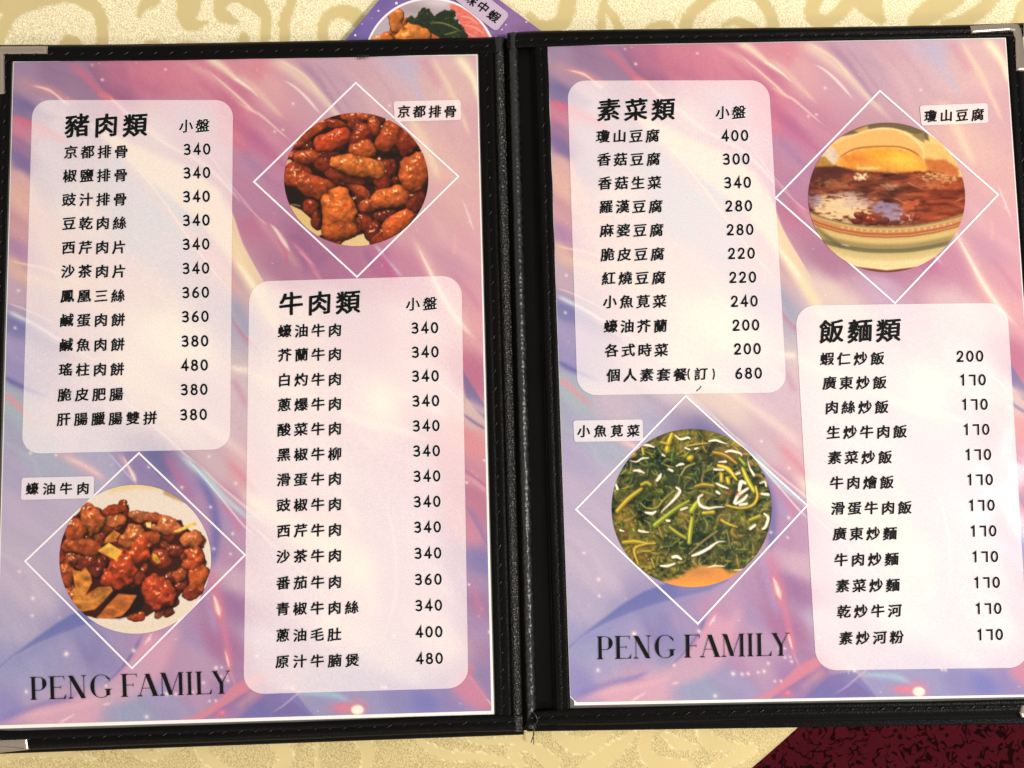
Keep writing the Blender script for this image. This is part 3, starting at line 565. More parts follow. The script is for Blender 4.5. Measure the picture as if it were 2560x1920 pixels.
c.food([(940, 140, 165, 58, 0, R1, 1.1), (700, 225, 125, 55, 12, R2, 1.2), (480, 280, 180, 72, -35, R1, 1), (340, 420, 130, 52, -32, R2, .8), (560, 180, 90, 50, -20, R1, .9),
        (390, 590, 145, 80, -12, R1, 1.2), (240, 560, 80, 60, 10, R2, .8), (480, 470, 150, 60, -20, R4, .7), (1170, 170, 100, 70, 10, R4, .7), (1130, 260, 80, 110, 5, R1, 1.1),
        (950, 260, 110, 100, 0, R4, .9), (1310, 370, 115, 180, 28, R1, 1.5), (1520, 420, 130, 150, 40, R2, 1.2), (1420, 250, 70, 60, 30, R2, .9), (1640, 480, 60, 60, 0, R4, .8),
        (1190, 430, 60, 140, 10, R4, .8), (640, 600, 130, 90, 10, R4, .9), (600, 670, 120, 85, 0, R2, 1.1), (850, 800, 180, 110, 20, R4, .9), (1240, 800, 100, 200, 0, R2, 1),
        (1340, 720, 60, 100, 0, R4, .6), (730, 760, 130, 100, 25, R2, .9), (760, 900, 160, 80, 20, R4, .8), (300, 780, 160, 100, 20, R2, .9), (1420, 870, 90, 60, 0, R2, .9), (1590, 1090, 130, 130, 0, R4, .9), (1560, 1250, 90, 60, 0, R4, .8),
        (430, 1160, 90, 90, -60, R2, .9), (520, 1290, 80, 110, 0, R4, .8), (1020, 1330, 110, 100, 20, R2, 1.0), (940, 1100, 150, 110, 0, R4, .7), (1280, 1260, 140, 70, -10, R4, .8),
        (1270, 1490, 180, 110, -10, R2, .9), (1130, 1430, 110, 110, 0, R4, .8), (960, 960, 160, 68, 38, R1, 1.2), (420, 900, 290, 125, 24, R1, 1.5), (250, 800, 120, 100, 0, R1, 1.2),
        (1060, 1140, 180, 75, -10, R1, 1.3), (1330, 1050, 210, 112, -14, (196, 92, 34), 1.8), (1400, 1340, 215, 100, -38, (198, 84, 30), 1.5), (1590, 770, 165, 200, 28, (186, 82, 30), 1.8),
        (690, 400, 200, 100, -22, (184, 62, 26), 1.8), (990, 380, 120, 160, 0, R2, 1.3), (1010, 500, 130, 120, 0, (184, 80, 30), 1.5), (960, 690, 290, 105, 8, R3, 2.2), (1130, 740, 130, 90, 20, R3, 2.1), (1100, 520, 60, 70, 0, R3, 1.7),
        (740, 1180, 185, 230, -12, (206, 98, 34), 2.4), (760, 1380, 170, 170, -10, (190, 86, 30), 2.1), (700, 1500, 100, 80, 20, R1, 1.8), (940, 1360, 90, 80, 30, R2, 1.6)],
       seed=29, rough=.27, wf=95, oc=2, bump=.62, glint=1.15)
c.poly([(1200, 580), (1330, 520), (1450, 560), (1350, 620), (1230, 630)], (26, 16, 12), .9, 14)
c.poly([(140, 920), (280, 940), (370, 1040), (340, 1130), (170, 1110)], (30, 20, 14), .92, 16)
c.poly([(1040, 880), (1130, 880), (1190, 930), (1100, 930)], (30, 12, 10), .9, 12)
c.poly([(1050, 350), (1120, 310), (1150, 400), (1090, 410)], (60, 16, 20), .7, 14)
dishes['ribs'] = (c, (680, 260, 4.484))
# oyster sauce beef
c = disc_canvas(130, 1200, 4.148, 60, 30, 1670, 1620)
c.img[:] = (236, 222, 208)
c.poly([(500, 0), (1200, 0), (1150, 110), (900, 90), (600, 130)], (238, 206, 150), .9, 40)
c.poly([(1150, 90), (1300, 110), (1450, 250), (1350, 230), (1160, 150)], (190, 150, 100), .9, 20)
c.stroke([(350, 260), (800, 200), (1200, 260), (1500, 420), (1640, 700)], 30, (238, 222, 206), .6)
c.stroke([(340, 1430), (700, 1530), (1200, 1460), (1560, 1200)], 60, (234, 216, 192), .7)
FB = [(60, 700), (120, 560), (200, 400), (330, 290), (420, 290), (530, 340), (640, 300), (790, 255), (800, 340), (1000, 330), (1150, 370), (1180, 410), (1340, 410), (1360, 470), (1480, 560), (1545, 650), (1600, 850), (1615, 1000), (1560, 1150), (1400, 1225), (1360, 1160), (1280, 1240), (1210, 1330), (1080, 1355), (1000, 1400), (880, 1455), (800, 1420), (470, 1440), (300, 1400), (150, 1200), (60, 1000)]
c.poly(FB, (62, 22, 14), 1, 6, warp=14, wf=50)
cols = [(164, 72, 32), (178, 86, 38), (138, 50, 24), (190, 98, 44), (152, 60, 30), (108, 40, 24)]
def inside(p, P):
    r = False
    for i in range(len(P)):
        (x1, y1), (x2, y2) = P[i - 1], P[i]
        if (y1 > p[1]) != (y2 > p[1]) and p[0] < (x2 - x1) * (p[1] - y1) / (y2 - y1) + x1: r = not r
    return r
lst = []
while len(lst) < 80:
    p = (random.uniform(60, 1620), random.uniform(260, 1400))
    if inside(p, FB) and not (1000 < p[0] < 1400 and 660 < p[1] < 1050 and random.random() < .75) and not (280 < p[0] < 1000 and 1080 < p[1]):
        lst.append((*p, random.uniform(60, 125), random.uniform(36, 70), random.uniform(0, 180), random.choice(cols), random.uniform(.6, 1.1)))
lst += [(420, 430, 120, 130, 20, cols[1], 1.5), (260, 520, 110, 120, 0, cols[0], 1.4), (300, 700, 180, 90, 10, cols[0], 1.5), (650, 330, 110, 60, -20, cols[2], 1.4), (640, 420, 110, 70, -20, cols[3], 1.3), (900, 380, 110, 50, 10, (170, 90, 50), 1.3),
        (1060, 400, 80, 60, 0, cols[0], 1.4), (1200, 480, 120, 90, 20, (186, 96, 50), 1.5), (840, 580, 140, 90, -40, cols[3], 1.6), (880, 730, 110, 150, 25, (190, 70, 26), 1.9), (730, 920, 140, 160, 25, (186, 66, 26), 2.0), (640, 1030, 130, 90, 20, (180, 62, 26), 2.0),
        (1000, 600, 110, 60, 10, cols[0], 1.6), (1110, 1180, 165, 165, 0, (176, 60, 24), 2.2), (900, 1020, 90, 70, 0, cols[2], 1.5), (1450, 620, 100, 90, 20, cols[3], 1.5), (1480, 820, 110, 110, 20, (180, 70, 28), 1.6), (1520, 1010, 90, 130, 10, (190, 82, 30), 1.6), (1470, 1160, 100, 60, -20, cols[2], 1.5),
        (1280, 740, 100, 60, 0, cols[5], 1.0), (1300, 1000, 80, 40, -20, cols[2], .9), (880, 1420, 90, 45, -10, (190, 70, 26), 1.6), (150, 980, 70, 110, 0, cols[0], 1.3), (420, 880, 160, 110, 20, cols[5], .9), (1120, 820, 110, 90, 20, cols[2], 1.2)]
c.food(lst, seed=70, rough=.42, wf=66, bump=.62, glint=1.2, dark=(60, 22, 12))
def veg(cn, pts, col, seed=3, soft=5):
    r = cn.poly(pts, col, 1, soft)
    if r:
        sl, a = r
        X = cn.X[sl]; Y = cn.Y[sl]
        n = fbm(X / 90, Y / 60, seed) - .5; n2 = fbm(X / 14, Y / 14, seed + 5) - .5
        cn.img[sl] = cn.img[sl] * (1 + a[..., None] * (n * .9 + n2 * .25)[..., None])
c.poly([(460, 1420), (640, 1140), (900, 1090), (960, 1290), (900, 1380), (700, 1440)], (26, 16, 14), .9, 14)
veg(c, [(210, 930), (300, 950), (345, 905), (400, 980), (415, 1060), (350, 1190), (480, 1110), (610, 1105), (632, 1145), (540, 1250), (440, 1345), (300, 1365), (200, 1280), (240, 1120)], (196, 120, 44), 5)
c.stroke([(330, 1210), (420, 1150), (560, 1120)], [12, 8, 4], (120, 60, 20), .8); c.stroke([(230, 1250), (400, 1260), (560, 1180)], 14, (228, 160, 70), .5)
veg(c, [(460, 1430), (580, 1290), (690, 1180), (880, 1195), (800, 1330), (725, 1412), (600, 1435)], (188, 100, 40), 8)
veg(c, [(475, 735), (590, 650), (728, 738), (665, 832)], (232, 172, 62), 9); c.stroke([(475, 735), (660, 832)], 8, (180, 110, 30), .8)
veg(c, [(1255, 535), (1390, 470), (1480, 435), (1502, 465), (1400, 505), (1300, 542)], (230, 190, 90), 2)
veg(c, [(1040, 760), (1080, 770), (1130, 850), (1090, 870), (1045, 830)], (214, 158, 50), 4); veg(c, [(970, 440), (1030, 435), (1025, 500), (980, 490)], (232, 196, 120), 4)
veg(c, [(560, 600), (640, 520), (710, 560), (640, 640), (530, 660)], (200, 120, 44), 6)
for k in range(60):
    p = (random.uniform(100, 1600), random.uniform(300, 1300))
    if inside(p, FB): c.blob(*p, random.uniform(3, 9), random.uniform(3, 7), (255, 226, 196), random.uniform(.5, 1))
c.poly([(100, 1600), (470, 1440), (820, 1425), (900, 1470), (1100, 1380), (1300, 1260), (1400, 1240), (1600, 1150), (1700, 1620)], (228, 208, 186), .0, 5)
dishes['beef'] = (c, (130, 1200, 4.148))
# tofu in a tureen
c = disc_canvas(2000, 290, 4.148, 70, 50, 1735, 1640)
c.img[:] = (240, 200, 126)
c.poly([(380, 220), (560, 60), (1300, 60), (1340, 260), (1100, 160), (850, 120), (600, 180)], (112, 94, 66), 1, 12)
c.poly([(560, 150), (700, 100), (720, 160), (640, 190)], (206, 160, 84), .9, 12); c.poly([(1160, 200), (1290, 170), (1290, 280)], (150, 124, 74), 1, 10)
c.poly([(100, 300), (350, 330), (430, 400), (350, 500), (100, 480)], (224, 200, 178), 1, 10)
c.poly([(130, 540), (150, 430), (260, 420), (340, 500), (300, 540)], (180, 130, 60), 1, 8)
c.poly([(330, 300), (480, 240), (650, 170), (850, 130), (1030, 150), (1160, 230), (1260, 330), (1290, 480), (1100, 340), (850, 310), (600, 330), (430, 420), (380, 380)], (238, 182, 104), 1, 8, closed='smooth')
c.stroke([(480, 240), (650, 165), (850, 130), (1030, 150), (1180, 240), (1270, 350), (1295, 520)], [8, 12, 12, 12, 12, 10, 8], (255, 226, 160), .9)
c.poly([(1290, 280), (1450, 300), (1600, 430), (1640, 560), (1300, 480)], (236, 190, 112), 1, 14)
c.poly([(1300, 450), (1500, 450), (1640, 540), (1640, 620), (1310, 600)], (202, 110, 50), 1, 20, warp=16, wf=40)
c.poly([(360, 500), (450, 410), (600, 345), (850, 325), (1050, 335), (1180, 380), (1270, 460), (1320, 560), (1180, 600), (900, 600), (600, 575)], (232, 156, 56), 1, 20, warp=16, wf=50)
c.stroke([(380, 540), (600, 560), (900, 590), (1150, 590), (1330, 570)], [20, 26, 30, 24, 14], (196, 104, 44), .7); c.blob(1030, 440, 220, 80, (250, 204, 60), .9, 8); c.blob(800, 400, 160, 60, (240, 160, 30), .7); c.blob(560, 450, 130, 60, (224, 120, 40), .7); c.blob(1150, 530, 120, 40, (252, 190, 60), .8)
c.img += ((fbm(c.X / 40, c.Y / 30, 60) - .5)[..., None] * np.array([26, 34, 20])) * ((c.Y > 330) & (c.Y < 600))[..., None]
c.stroke([(370, 470), (450, 400), (600, 335), (850, 315), (1050, 325), (1200, 385), (1280, 470)], [5, 7, 9, 9, 8, 10, 6], (150, 80, 30), .9)
BR = [(60, 560), (200, 530), (400, 520), (560, 560), (760, 580), (1000, 590), (1180, 580), (1320, 570), (1480, 590), (1700, 640), (1740, 1000), (1500, 1080), (1250, 1130), (900, 1150), (550, 1130), (250, 1060), (60, 990)]
r = c.poly(BR, (116, 52, 30), 1, 12, warp=12)
sl, a = r; X = c.X[sl]; Y = c.Y[sl]
n = fbm(X / 150 + Y / 300, Y / 34, 90, 5) - .5
c.img[sl] += a[..., None] * n[..., None] * np.array([170, 96, 60]); c.img[sl] += a[..., None] * (smooth(900, 1500, X) * 26)[..., None] * np.array([1, .1, -.3])
c.poly([(80, 560), (350, 510), (500, 560), (420, 660), (100, 740)], (84, 36, 30), .85, 30, warp=14)
def smear(x, y, rx, ry, col, al, ang, seed, th=.45, sx=60., sy=16.):
    R = max(rx, ry) * 1.5; s_ = c.box(x - R, y - R, x + R, y + R); X = c.X[s_]; Y = c.Y[s_]
    cc, q = math.cos(math.radians(ang)), math.sin(math.radians(ang)); dx = X - x; dy = Y - y
    d = np.sqrt(((dx * cc + dy * q) / rx) ** 2 + ((-dx * q + dy * cc) / ry) ** 2)
    m = smooth(th - .04, th + .20, fbm(X / sx, Y / sy, seed, 5) + (1 - d) * .35) * smooth(1.25, .75, d) * al
    c.mix(s_, m, col)
smear(430, 960, 330, 150, (240, 208, 160), .95, 8, 33, .42); smear(560, 870, 240, 90, (206, 176, 170), .7, 5, 35, .5); smear(140, 870, 110, 80, (160, 140, 170), .7, 0, 36, .5)
smear(900, 960, 170, 80, (156, 140, 178), .85, 10, 37, .45); smear(960, 1050, 150, 60, (160, 146, 180), .8, 0, 38, .45); smear(640, 630, 90, 50, (255, 226, 180), .95, 0, 39, .55, 26, 16)
smear(1450, 640, 220, 60, (236, 178, 110), .85, 5, 40, .55, 40, 14); smear(1380, 710, 160, 60, (206, 120, 70), .7, 0, 41, .55, 40, 14); smear(700, 540, 140, 30, (255, 214, 130), .8, 0, 42, .5, 30, 10)
smear(940, 730, 130, 40, (200, 170, 140), .6, 0, 43, .6, 40, 12); smear(330, 700, 250, 60, (170, 120, 80), .5, 0, 44, .6, 40, 12); smear(1150, 920, 110, 60, (206, 96, 50), .8, -20, 45, .5, 40, 20)
smear(1100, 1060, 140, 60, (236, 206, 190), .7, 0, 46, .6, 30, 12)
c.food([(620, 1030, 60, 34, 0, (120, 40, 20)), (700, 1060, 70, 36, 10, (130, 44, 20)), (600, 1085, 60, 30, 0, (110, 34, 18)), (830, 1080, 90, 38, 0, (124, 44, 24)), (740, 1110, 70, 26, 0, (120, 40, 20)), (1080, 1060, 40, 26, 0, (150, 50, 30)), (1190, 1050, 50, 26, 0, (150, 54, 30))], seed=7, rough=.4, wf=30, bump=.6)
for p in [[(960, 840), (1060, 890), (1120, 910)], [(1090, 670), (1200, 730), (1330, 770)], [(1590, 900), (1650, 870), (1700, 850)], [(880, 590), (960, 580), (1040, 610)], [(1200, 610), (1280, 660), (1380, 690)], [(1330, 640), (1450, 630), (1670, 640)]]:
    c.stroke(p, [2, 5, 2], (232, 170, 130), .8)
rim = lambda o: [(40, 960 + o), (200, 1035 + o), (400, 1095 + o), (650, 1140 + o), (900, 1150 + o), (1150, 1140 + o), (1400, 1100 + o), (1600, 1050 + o), (1760, 990 + o)]
def band(o0, o1, col, al=1, soft=5):
    c.poly(rim(o0) + rim(o1)[::-1], col, al, soft)
band(0, 900, (196, 160, 92)); band(0, 22, (128, 110, 66)); band(20, 70, (206, 150, 92)); band(66, 92, (178, 92, 48)); band(90, 104, (206, 160, 96)); band(100, 118, (168, 84, 44))
c.stroke(rim(18), 7, (214, 190, 130), .9); c.stroke(rim(46), 10, (190, 120, 66), .5)
for x in range(440, 1600, 66): c.blob(x, 1165 - ((x - 900) / 700) ** 2 * 90 + 30, 12, 12, (250, 222, 170), .75)
band(116, 900, (206, 176, 108), 1, 8)
for o, w_, cl, al in [(150, 26, (222, 190, 120), .8), (200, 26, (150, 130, 84), .8), (240, 22, (104, 98, 68), .95), (262, 12, (88, 84, 62), .8), (310, 34, (206, 184, 128), .9), (380, 50, (240, 218, 166), .9), (440, 30, (250, 232, 190), .8)]:
    c.stroke(rim(o), w_, cl, al)
for k in range(170):
    x, y = random.uniform(120, 1700), random.uniform(600, 1080); L = random.uniform(15, 70)
    c.stroke([(x, y), (x + L, y + random.uniform(-10, 14))], [1, random.uniform(2, 5), 1], random.choice([(226, 168, 122), (206, 120, 78), (86, 34, 26), (96, 40, 28), (240, 206, 166)]), random.uniform(.3, .75), n=3)
band(0, 8, (150, 120, 70), .6)
c.stroke([(120, 1130), (230, 1210), (380, 1320), (520, 1370)], [20, 26, 26, 14], (96, 84, 50), .6); c.stroke([(420, 1330), (520, 1350)], 6, (240, 220, 180), .8)
c.poly([(560, 1560), (900, 1600), (1260, 1560), (1200, 1660), (600, 1660)], (120, 60, 40), 1, 10)
dishes['tofu'] = (c, (2000, 290, 4.148))
# whitebait with amaranth greens
c = disc_canvas(1510, 1060, 3.95, 60, 30, 1670, 1630, 310)
n1 = fbm(c.X / 190, c.Y / 190, 5, 3); n2 = fbm(c.X / 38, c.Y / 30, 6, 4)
c.img = (np.array([46, 54, 30.]) + (n1 - .4)[..., None] * np.array([190, 130, 20]) + (n2 - .5)[..., None] * np.array([165, 150, 80]))
c.blob(180, 1000, 120, 220, (120, 90, 30), .6); c.blob(900, 110, 500, 100, (130, 108, 30), .6); c.blob(1250, 300, 260, 120, (136, 100, 50), .6); c.blob(300, 1320, 200, 120, (130, 96, 34), .6)
for x, y, rx, ry in [(600, 480, 330, 150), (820, 560, 260, 160), (1150, 1050, 330, 240), (700, 1180, 280, 120), (350, 620, 160, 120), (1350, 1250, 240, 160)]:
    c.blob(x, y, rx, ry, (40, 52, 32), .75)
R_ = random.Random(5)
for k in range(260):
    x, y = R_.uniform(60, 1670), R_.uniform(40, 1500); a = R_.uniform(0, 6.28); L = R_.uniform(40, 150); b = a + R_.uniform(-.9, .9)
    pts = [(x, y), (x + L * .5 * math.cos(a), y + L * .5 * math.sin(a)), (x + L * math.cos(b), y + L * math.sin(b))]
    col = R_.choice([(30, 44, 24), (44, 62, 28), (74, 92, 34), (110, 116, 40), (150, 136, 44), (64, 68, 34), (28, 34, 24), (128, 128, 56), (60, 80, 40)])
    c.stroke(pts, [2, R_.uniform(4, 12), 2], col, .8, mode='hard', n=4)
for k in range(520):
    x, y = R_.uniform(100, 1640), R_.uniform(100, 1480); a = R_.uniform(0, 6.28); L = R_.uniform(5, 22)
    c.stroke([(x, y), (x + L * math.cos(a), y + L * math.sin(a))], [1, 3, 1], (238, 232, 205), R_.uniform(.4, 1), n=3)
for k in range(150):
    x, y = R_.uniform(60, 1670), R_.uniform(40, 1450); a = R_.uniform(0, 6.28); L = R_.uniform(70, 200); q_ = R_.uniform(-.9, .9)
    pts = [(x, y), (x + L * .5 * math.cos(a), y + L * .5 * math.sin(a)), (x + L * math.cos(a + q_), y + L * math.sin(a + q_))]
    w_ = R_.uniform(16, 44); c.stroke([(u_ + 5, v_ + 8) for u_, v_ in pts], [4, w_, 3], (20, 26, 14), .55, n=5)
    c.stroke(pts, [4, w_, 3], R_.choice([(38, 54, 30), (48, 66, 32), (66, 84, 36), (34, 46, 28), (112, 96, 40), (134, 106, 44), (90, 98, 40)]), .75, n=5)
    c.stroke([(u_ - w_ * .3, v_ - w_ * .4) for u_, v_ in pts], [1, 4, 1], (206, 206, 150), .6, n=5)
for k in range(46):
    x, y = R_.uniform(60, 1670), R_.uniform(40, 1450); a = R_.uniform(-.9, .5); L = R_.uniform(60, 170); w_ = R_.uniform(5, 11)
    pts = [(x, y), (x + L * .5 * math.cos(a), y + L * .5 * math.sin(a) + 8), (x + L * math.cos(a), y + L * math.sin(a))]
    c.stroke([(u_ + 3, v_ + 6) for u_, v_ in pts], [3, w_ + 3, 3], (26, 30, 16), .5, n=4); c.stroke(pts, [2, w_, 2], R_.choice([(150, 146, 44), (126, 134, 44), (170, 156, 60), (112, 124, 40)]), .95, n=4)
for k in range(260):
    x, y = R_.uniform(100, 1640), R_.uniform(100, 1480); c.blob(x, y, R_.uniform(2, 6), R_.uniform(2, 5), (250, 244, 220), R_.uniform(.4, .9))
YG = (170, 156, 36); YD = (132, 112, 30)
def stem(p, w, col):
    c.stroke([(x + 4, y + 8) for x, y in p], [k_ + 5 for k_ in w], (30, 34, 18), .6, n=6); c.stroke(p, w, [v * .72 for v in col], 1, mode='hard', n=6)
    c.stroke([(x - 3, y - 4) for x, y in p], [max(1, k_ * .55) for k_ in w], col, .95, n=6); c.stroke([(x - 4, y - 6) for x, y in p], [max(1, k_ * .18) for k_ in w], (235, 225, 140), .7, n=6)
for p, w, col in [([(620, 260), (640, 180), (670, 100)], [26, 26, 20], (186, 164, 34)), ([(130, 860), (240, 740), (370, 640)], [20, 22, 16], (176, 150, 40)), ([(370, 600), (420, 580), (460, 600)], [16, 20, 14], (150, 140, 30)),
        ([(500, 1000), (600, 920), (720, 830), (840, 760)], [26, 24, 18, 12], (132, 150, 40)), ([(840, 1170), (850, 1060), (870, 930)], [22, 24, 18], (150, 162, 44)), ([(650, 1020), (730, 1080), (810, 1130)], [20, 22, 14], (130, 130, 34)),
        ([(860, 860), (900, 800), (930, 760)], [24, 26, 14], (160, 170, 40)), ([(900, 620), (980, 600), (1080, 610)], [14, 26, 22], YD), ([(1370, 440), (1420, 560), (1480, 660)], [18, 26, 22], (178, 172, 36)), ([(1340, 340), (1390, 400)], [20, 24], (110, 130, 40)),
        ([(1500, 620), (1515, 720), (1470, 800), (1350, 830), (1200, 805)], [10, 12, 12, 12, 6], (206, 176, 50)), ([(1080, 280), (1200, 310), (1310, 390)], [16, 24, 14], (150, 116, 34)), ([(1130, 410), (1230, 450), (1310, 550)], [18, 26, 10], (200, 178, 44)),
        ([(1160, 500), (1160, 560)], [20, 20], (180, 160, 40)), ([(1220, 540), (1230, 580)], [24, 20], (186, 160, 36)), ([(190, 1170), (300, 1160), (430, 1180)], [20, 24, 12], (160, 140, 34)), ([(340, 1390), (300, 1240), (400, 1190), (510, 1180)], [8, 12, 9, 5], (200, 164, 44)),
        ([(840, 1290), (980, 1160), (1120, 1060)], [7, 9, 7], (132, 116, 60)), ([(1160, 950), (1230, 990), (1320, 1020)], [14, 14, 6], (180, 150, 50)), ([(1440, 950), (1540, 910)], [18, 22], (142, 140, 40)), ([(250, 320), (300, 300)], [22, 26], (160, 130, 30)),
        ([(820, 220), (930, 200), (1040, 190)], [5, 7, 5], (190, 160, 80)), ([(760, 510), (810, 430), (900, 390)], [5, 7, 5], (170, 160, 90)), ([(1215, 1050), (1235, 1150), (1250, 1240)], [9, 9, 4], (90, 96, 50)), ([(360, 780), (420, 830), (520, 830), (600, 740), (700, 660)], [4, 6, 7, 6, 4], (150, 150, 50)),
        ([(840, 340), (860, 330)], [26, 26], (190, 164, 20)), ([(290, 1040), (300, 1060)], [22, 20], (110, 130, 34)), ([(980, 880), (1080, 870)], [18, 20], YG), ([(470, 1330), (500, 1420)], [8, 6], (160, 150, 60)), ([(380, 240), (390, 300)], [14, 12], YG), ([(560, 180), (640, 200)], [10, 12], YG)]:
    stem(p, w, col)
def fish(p, w):
    w = [k_ * .62 for k_ in w]; p = [(x_ + R_.uniform(-5, 5), y_ + R_.uniform(-5, 5)) for x_, y_ in p]
    c.stroke([(x + 4, y + 8) for x, y in p], [k_ + 5 for k_ in w], (30, 30, 20), .7, n=6); c.stroke(p, w, (214, 190, 176), 1, mode='hard', n=6); c.stroke([(x - 2, y - 2) for x, y in p], [k_ * .7 for k_ in w], (252, 238, 232), .95, n=6)
for p, w in [([(560, 890), (590, 850), (660, 780), (720, 710), (755, 660), (720, 630)], [3, 9, 16, 22, 20, 14]), ([(970, 700), (930, 730), (950, 800), (1020, 830), (1100, 820), (1190, 820)], [12, 16, 22, 20, 12, 4]), ([(870, 1300), (940, 1280), (1040, 1220), (1120, 1165), (1205, 1160)], [16, 24, 22, 12, 3]),
        ([(700, 115), (760, 150), (830, 130), (855, 150)], [8, 16, 18, 10]), ([(385, 215), (430, 210), (495, 225)], [12, 20, 10]), ([(245, 355), (320, 370), (380, 340), (435, 335)], [3, 10, 14, 8]), ([(290, 465), (350, 465), (400, 485)], [10, 22, 8]),
        ([(1040, 175), (1100, 160), (1150, 180), (1220, 200)], [12, 18, 14, 6]), ([(1200, 280), (1260, 270), (1350, 290), (1360, 310)], [14, 20, 16, 8]), ([(520, 560), (550, 520), (565, 490)], [20, 26, 10]), ([(720, 420), (760, 400), (790, 400)], [8, 20, 12]), ([(640, 450), (680, 460)], [16, 18]),
        ([(800, 235), (850, 255)], [14, 10]), ([(1110, 590), (1170, 610), (1230, 640)], [14, 18, 10]), ([(1120, 670), (1140, 690)], [22, 16]), ([(1330, 660), (1350, 570), (1400, 580)], [22, 34, 18]), ([(1290, 780), (1330, 700), (1420, 640)], [20, 26, 18]), ([(1300, 790), (1370, 750), (1410, 700)], [20, 24, 16]), ([(1340, 800), (1410, 790)], [18, 20]),
        ([(1420, 370), (1440, 440), (1480, 500)], [5, 12, 22]), ([(1540, 590), (1590, 570), (1600, 620)], [8, 14, 12]), ([(1560, 690), (1620, 700)], [16, 22]), ([(1580, 890), (1620, 930), (1600, 1010), (1560, 1040)], [14, 22, 22, 12]), ([(1440, 1040), (1490, 1000)], [20, 20]), ([(350, 1060), (440, 1070)], [18, 10]), ([(160, 1050), (200, 1060)], [14, 10]),
        ([(560, 1400), (630, 1400), (700, 1385)], [14, 20, 14]), ([(680, 1320), (720, 1305), (760, 1340)], [22, 26, 14]), ([(410, 870), (470, 880), (520, 860)], [14, 26, 10]), ([(760, 850), (820, 830)], [16, 12]), ([(620, 955), (650, 960)], [18, 16]), ([(1130, 380), (1200, 375)], [8, 16]), ([(1090, 450), (1180, 450)], [14, 12]), ([(580, 300), (600, 320)], [14, 10]), ([(110, 580), (130, 640)], [14, 20]), ([(900, 250), (930, 240)], [16, 12]), ([(1300, 500), (1340, 480)], [14, 14])]:
    fish(p, w)
c.blob(1330, 700, 40, 20, (150, 70, 50), .5); c.blob(1240, 680, 40, 24, (140, 60, 44), .6)
c.poly([(560, 1560), (780, 1500), (850, 1440), (950, 1400), (1150, 1410), (1250, 1470), (1400, 1440), (1400, 1660), (560, 1660)], (186, 122, 62), 1, 26, warp=10)
c.blob(950, 1460, 160, 50, (150, 104, 66), .7); c.stroke([(1000, 1420), (1100, 1400), (1220, 1410)], [3, 8, 3], (250, 236, 216), .95); c.stroke([(1260, 1445), (1340, 1440), (1420, 1420)], [3, 8, 3], (250, 236, 216), .9); c.blob(920, 1590, 300, 40, (206, 136, 60), .8)
c.img = np.clip((c.img - 60) * 1.22 + 70, 8, 255) * np.array([1.04, 1.02, .95])
dishes['greens'] = (c, (1510, 1060, 3.95))
for k in dishes:
    im = dishes[k][0].img; b_ = (np.roll(im, 1, 0) + np.roll(im, -1, 0) + np.roll(im, 1, 1) + np.roll(im, -1, 1)) / 4
    cn = dishes[k][0]; im = im * .6 + b_ * .4 + (fbm(cn.X / 9, cn.Y / 9, 640, 2) - .5)[..., None] * 12
    dishes[k][0].img = np.clip(im, 0, 255)

# ------------------------------------------------------------------ printed pieces laid on a leaf
Z_PRINT, Z_PANEL, Z_HALO, Z_TEXT = .00035, .00050, .00060, .00072
def art_cols(side, px, py, veil=0.0):
    u, v = hap(HL if side == 'L' else HR, px, py)
    c_ = ART.sample(u * 1157, v * 1640)
    if veil: c_ = c_ * (1 - veil) + np.array([255, 246, 250.]) * veil
    return ink(c_)
def bil(q, u, v):
    q = np.array(q, float)
    a = q[0] * (1 - u)[..., None] + q[1] * u[..., None]; b = q[3] * (1 - u)[..., None] + q[2] * u[..., None]
    return a * (1 - v)[..., None] + b * v[..., None]
def lay(name, parent, side, px, py, lift, cols, mat=M_PRINT):
    nv_, nu_ = px.shape; P = U(side, px, py, lift).reshape(-1, 3)
    return link(name, mesh_from(P, grid_faces(nu_, nv_), cols=cols.reshape(-1, 3), parent=parent), mat, parent)
def round_quad_grid(q, rx, nu_, nv_):
    """rows across a rounded quadrilateral; rx is the corner radius in photo pixels"""
    q = np.array(q, float); w = np.linalg.norm(q[1] - q[0]); h = np.linalg.norm(q[3] - q[0]); ru, rv = rx / w, rx / h
    t = np.linspace(0, 1, nv_); k = 10; e = (1 - np.cos(np.linspace(0, math.pi / 2, k))) * rv
    t = np.concatenate([e, np.linspace(rv, 1 - rv, nv_ - 2 * k + 2)[1:-1], 1 - e[::-1]])
    dv = np.clip((rv - np.minimum(t, 1 - t)) / rv, 0, 1); ins = ru * (1 - np.sqrt(np.maximum(0, 1 - dv ** 2)))
    s_ = np.linspace(0, 1, nu_)
    uu = ins[:, None] + (1 - 2 * ins[:, None]) * s_[None]; vv = np.repeat(t[:, None], nu_, 1)
    P = bil(q, uu, vv); return P[..., 0], P[..., 1]
def ellipse_grid(cx, cy, rx, ry, n):
    th = np.linspace(0, math.pi, n); y = -np.cos(th); s_ = np.linspace(-1, 1, n)
    hw = np.sqrt(np.maximum(1e-6, 1 - y ** 2))
    return cx + rx * hw[:, None] * s_[None], cy + ry * np.repeat(y[:, None], n, 1)

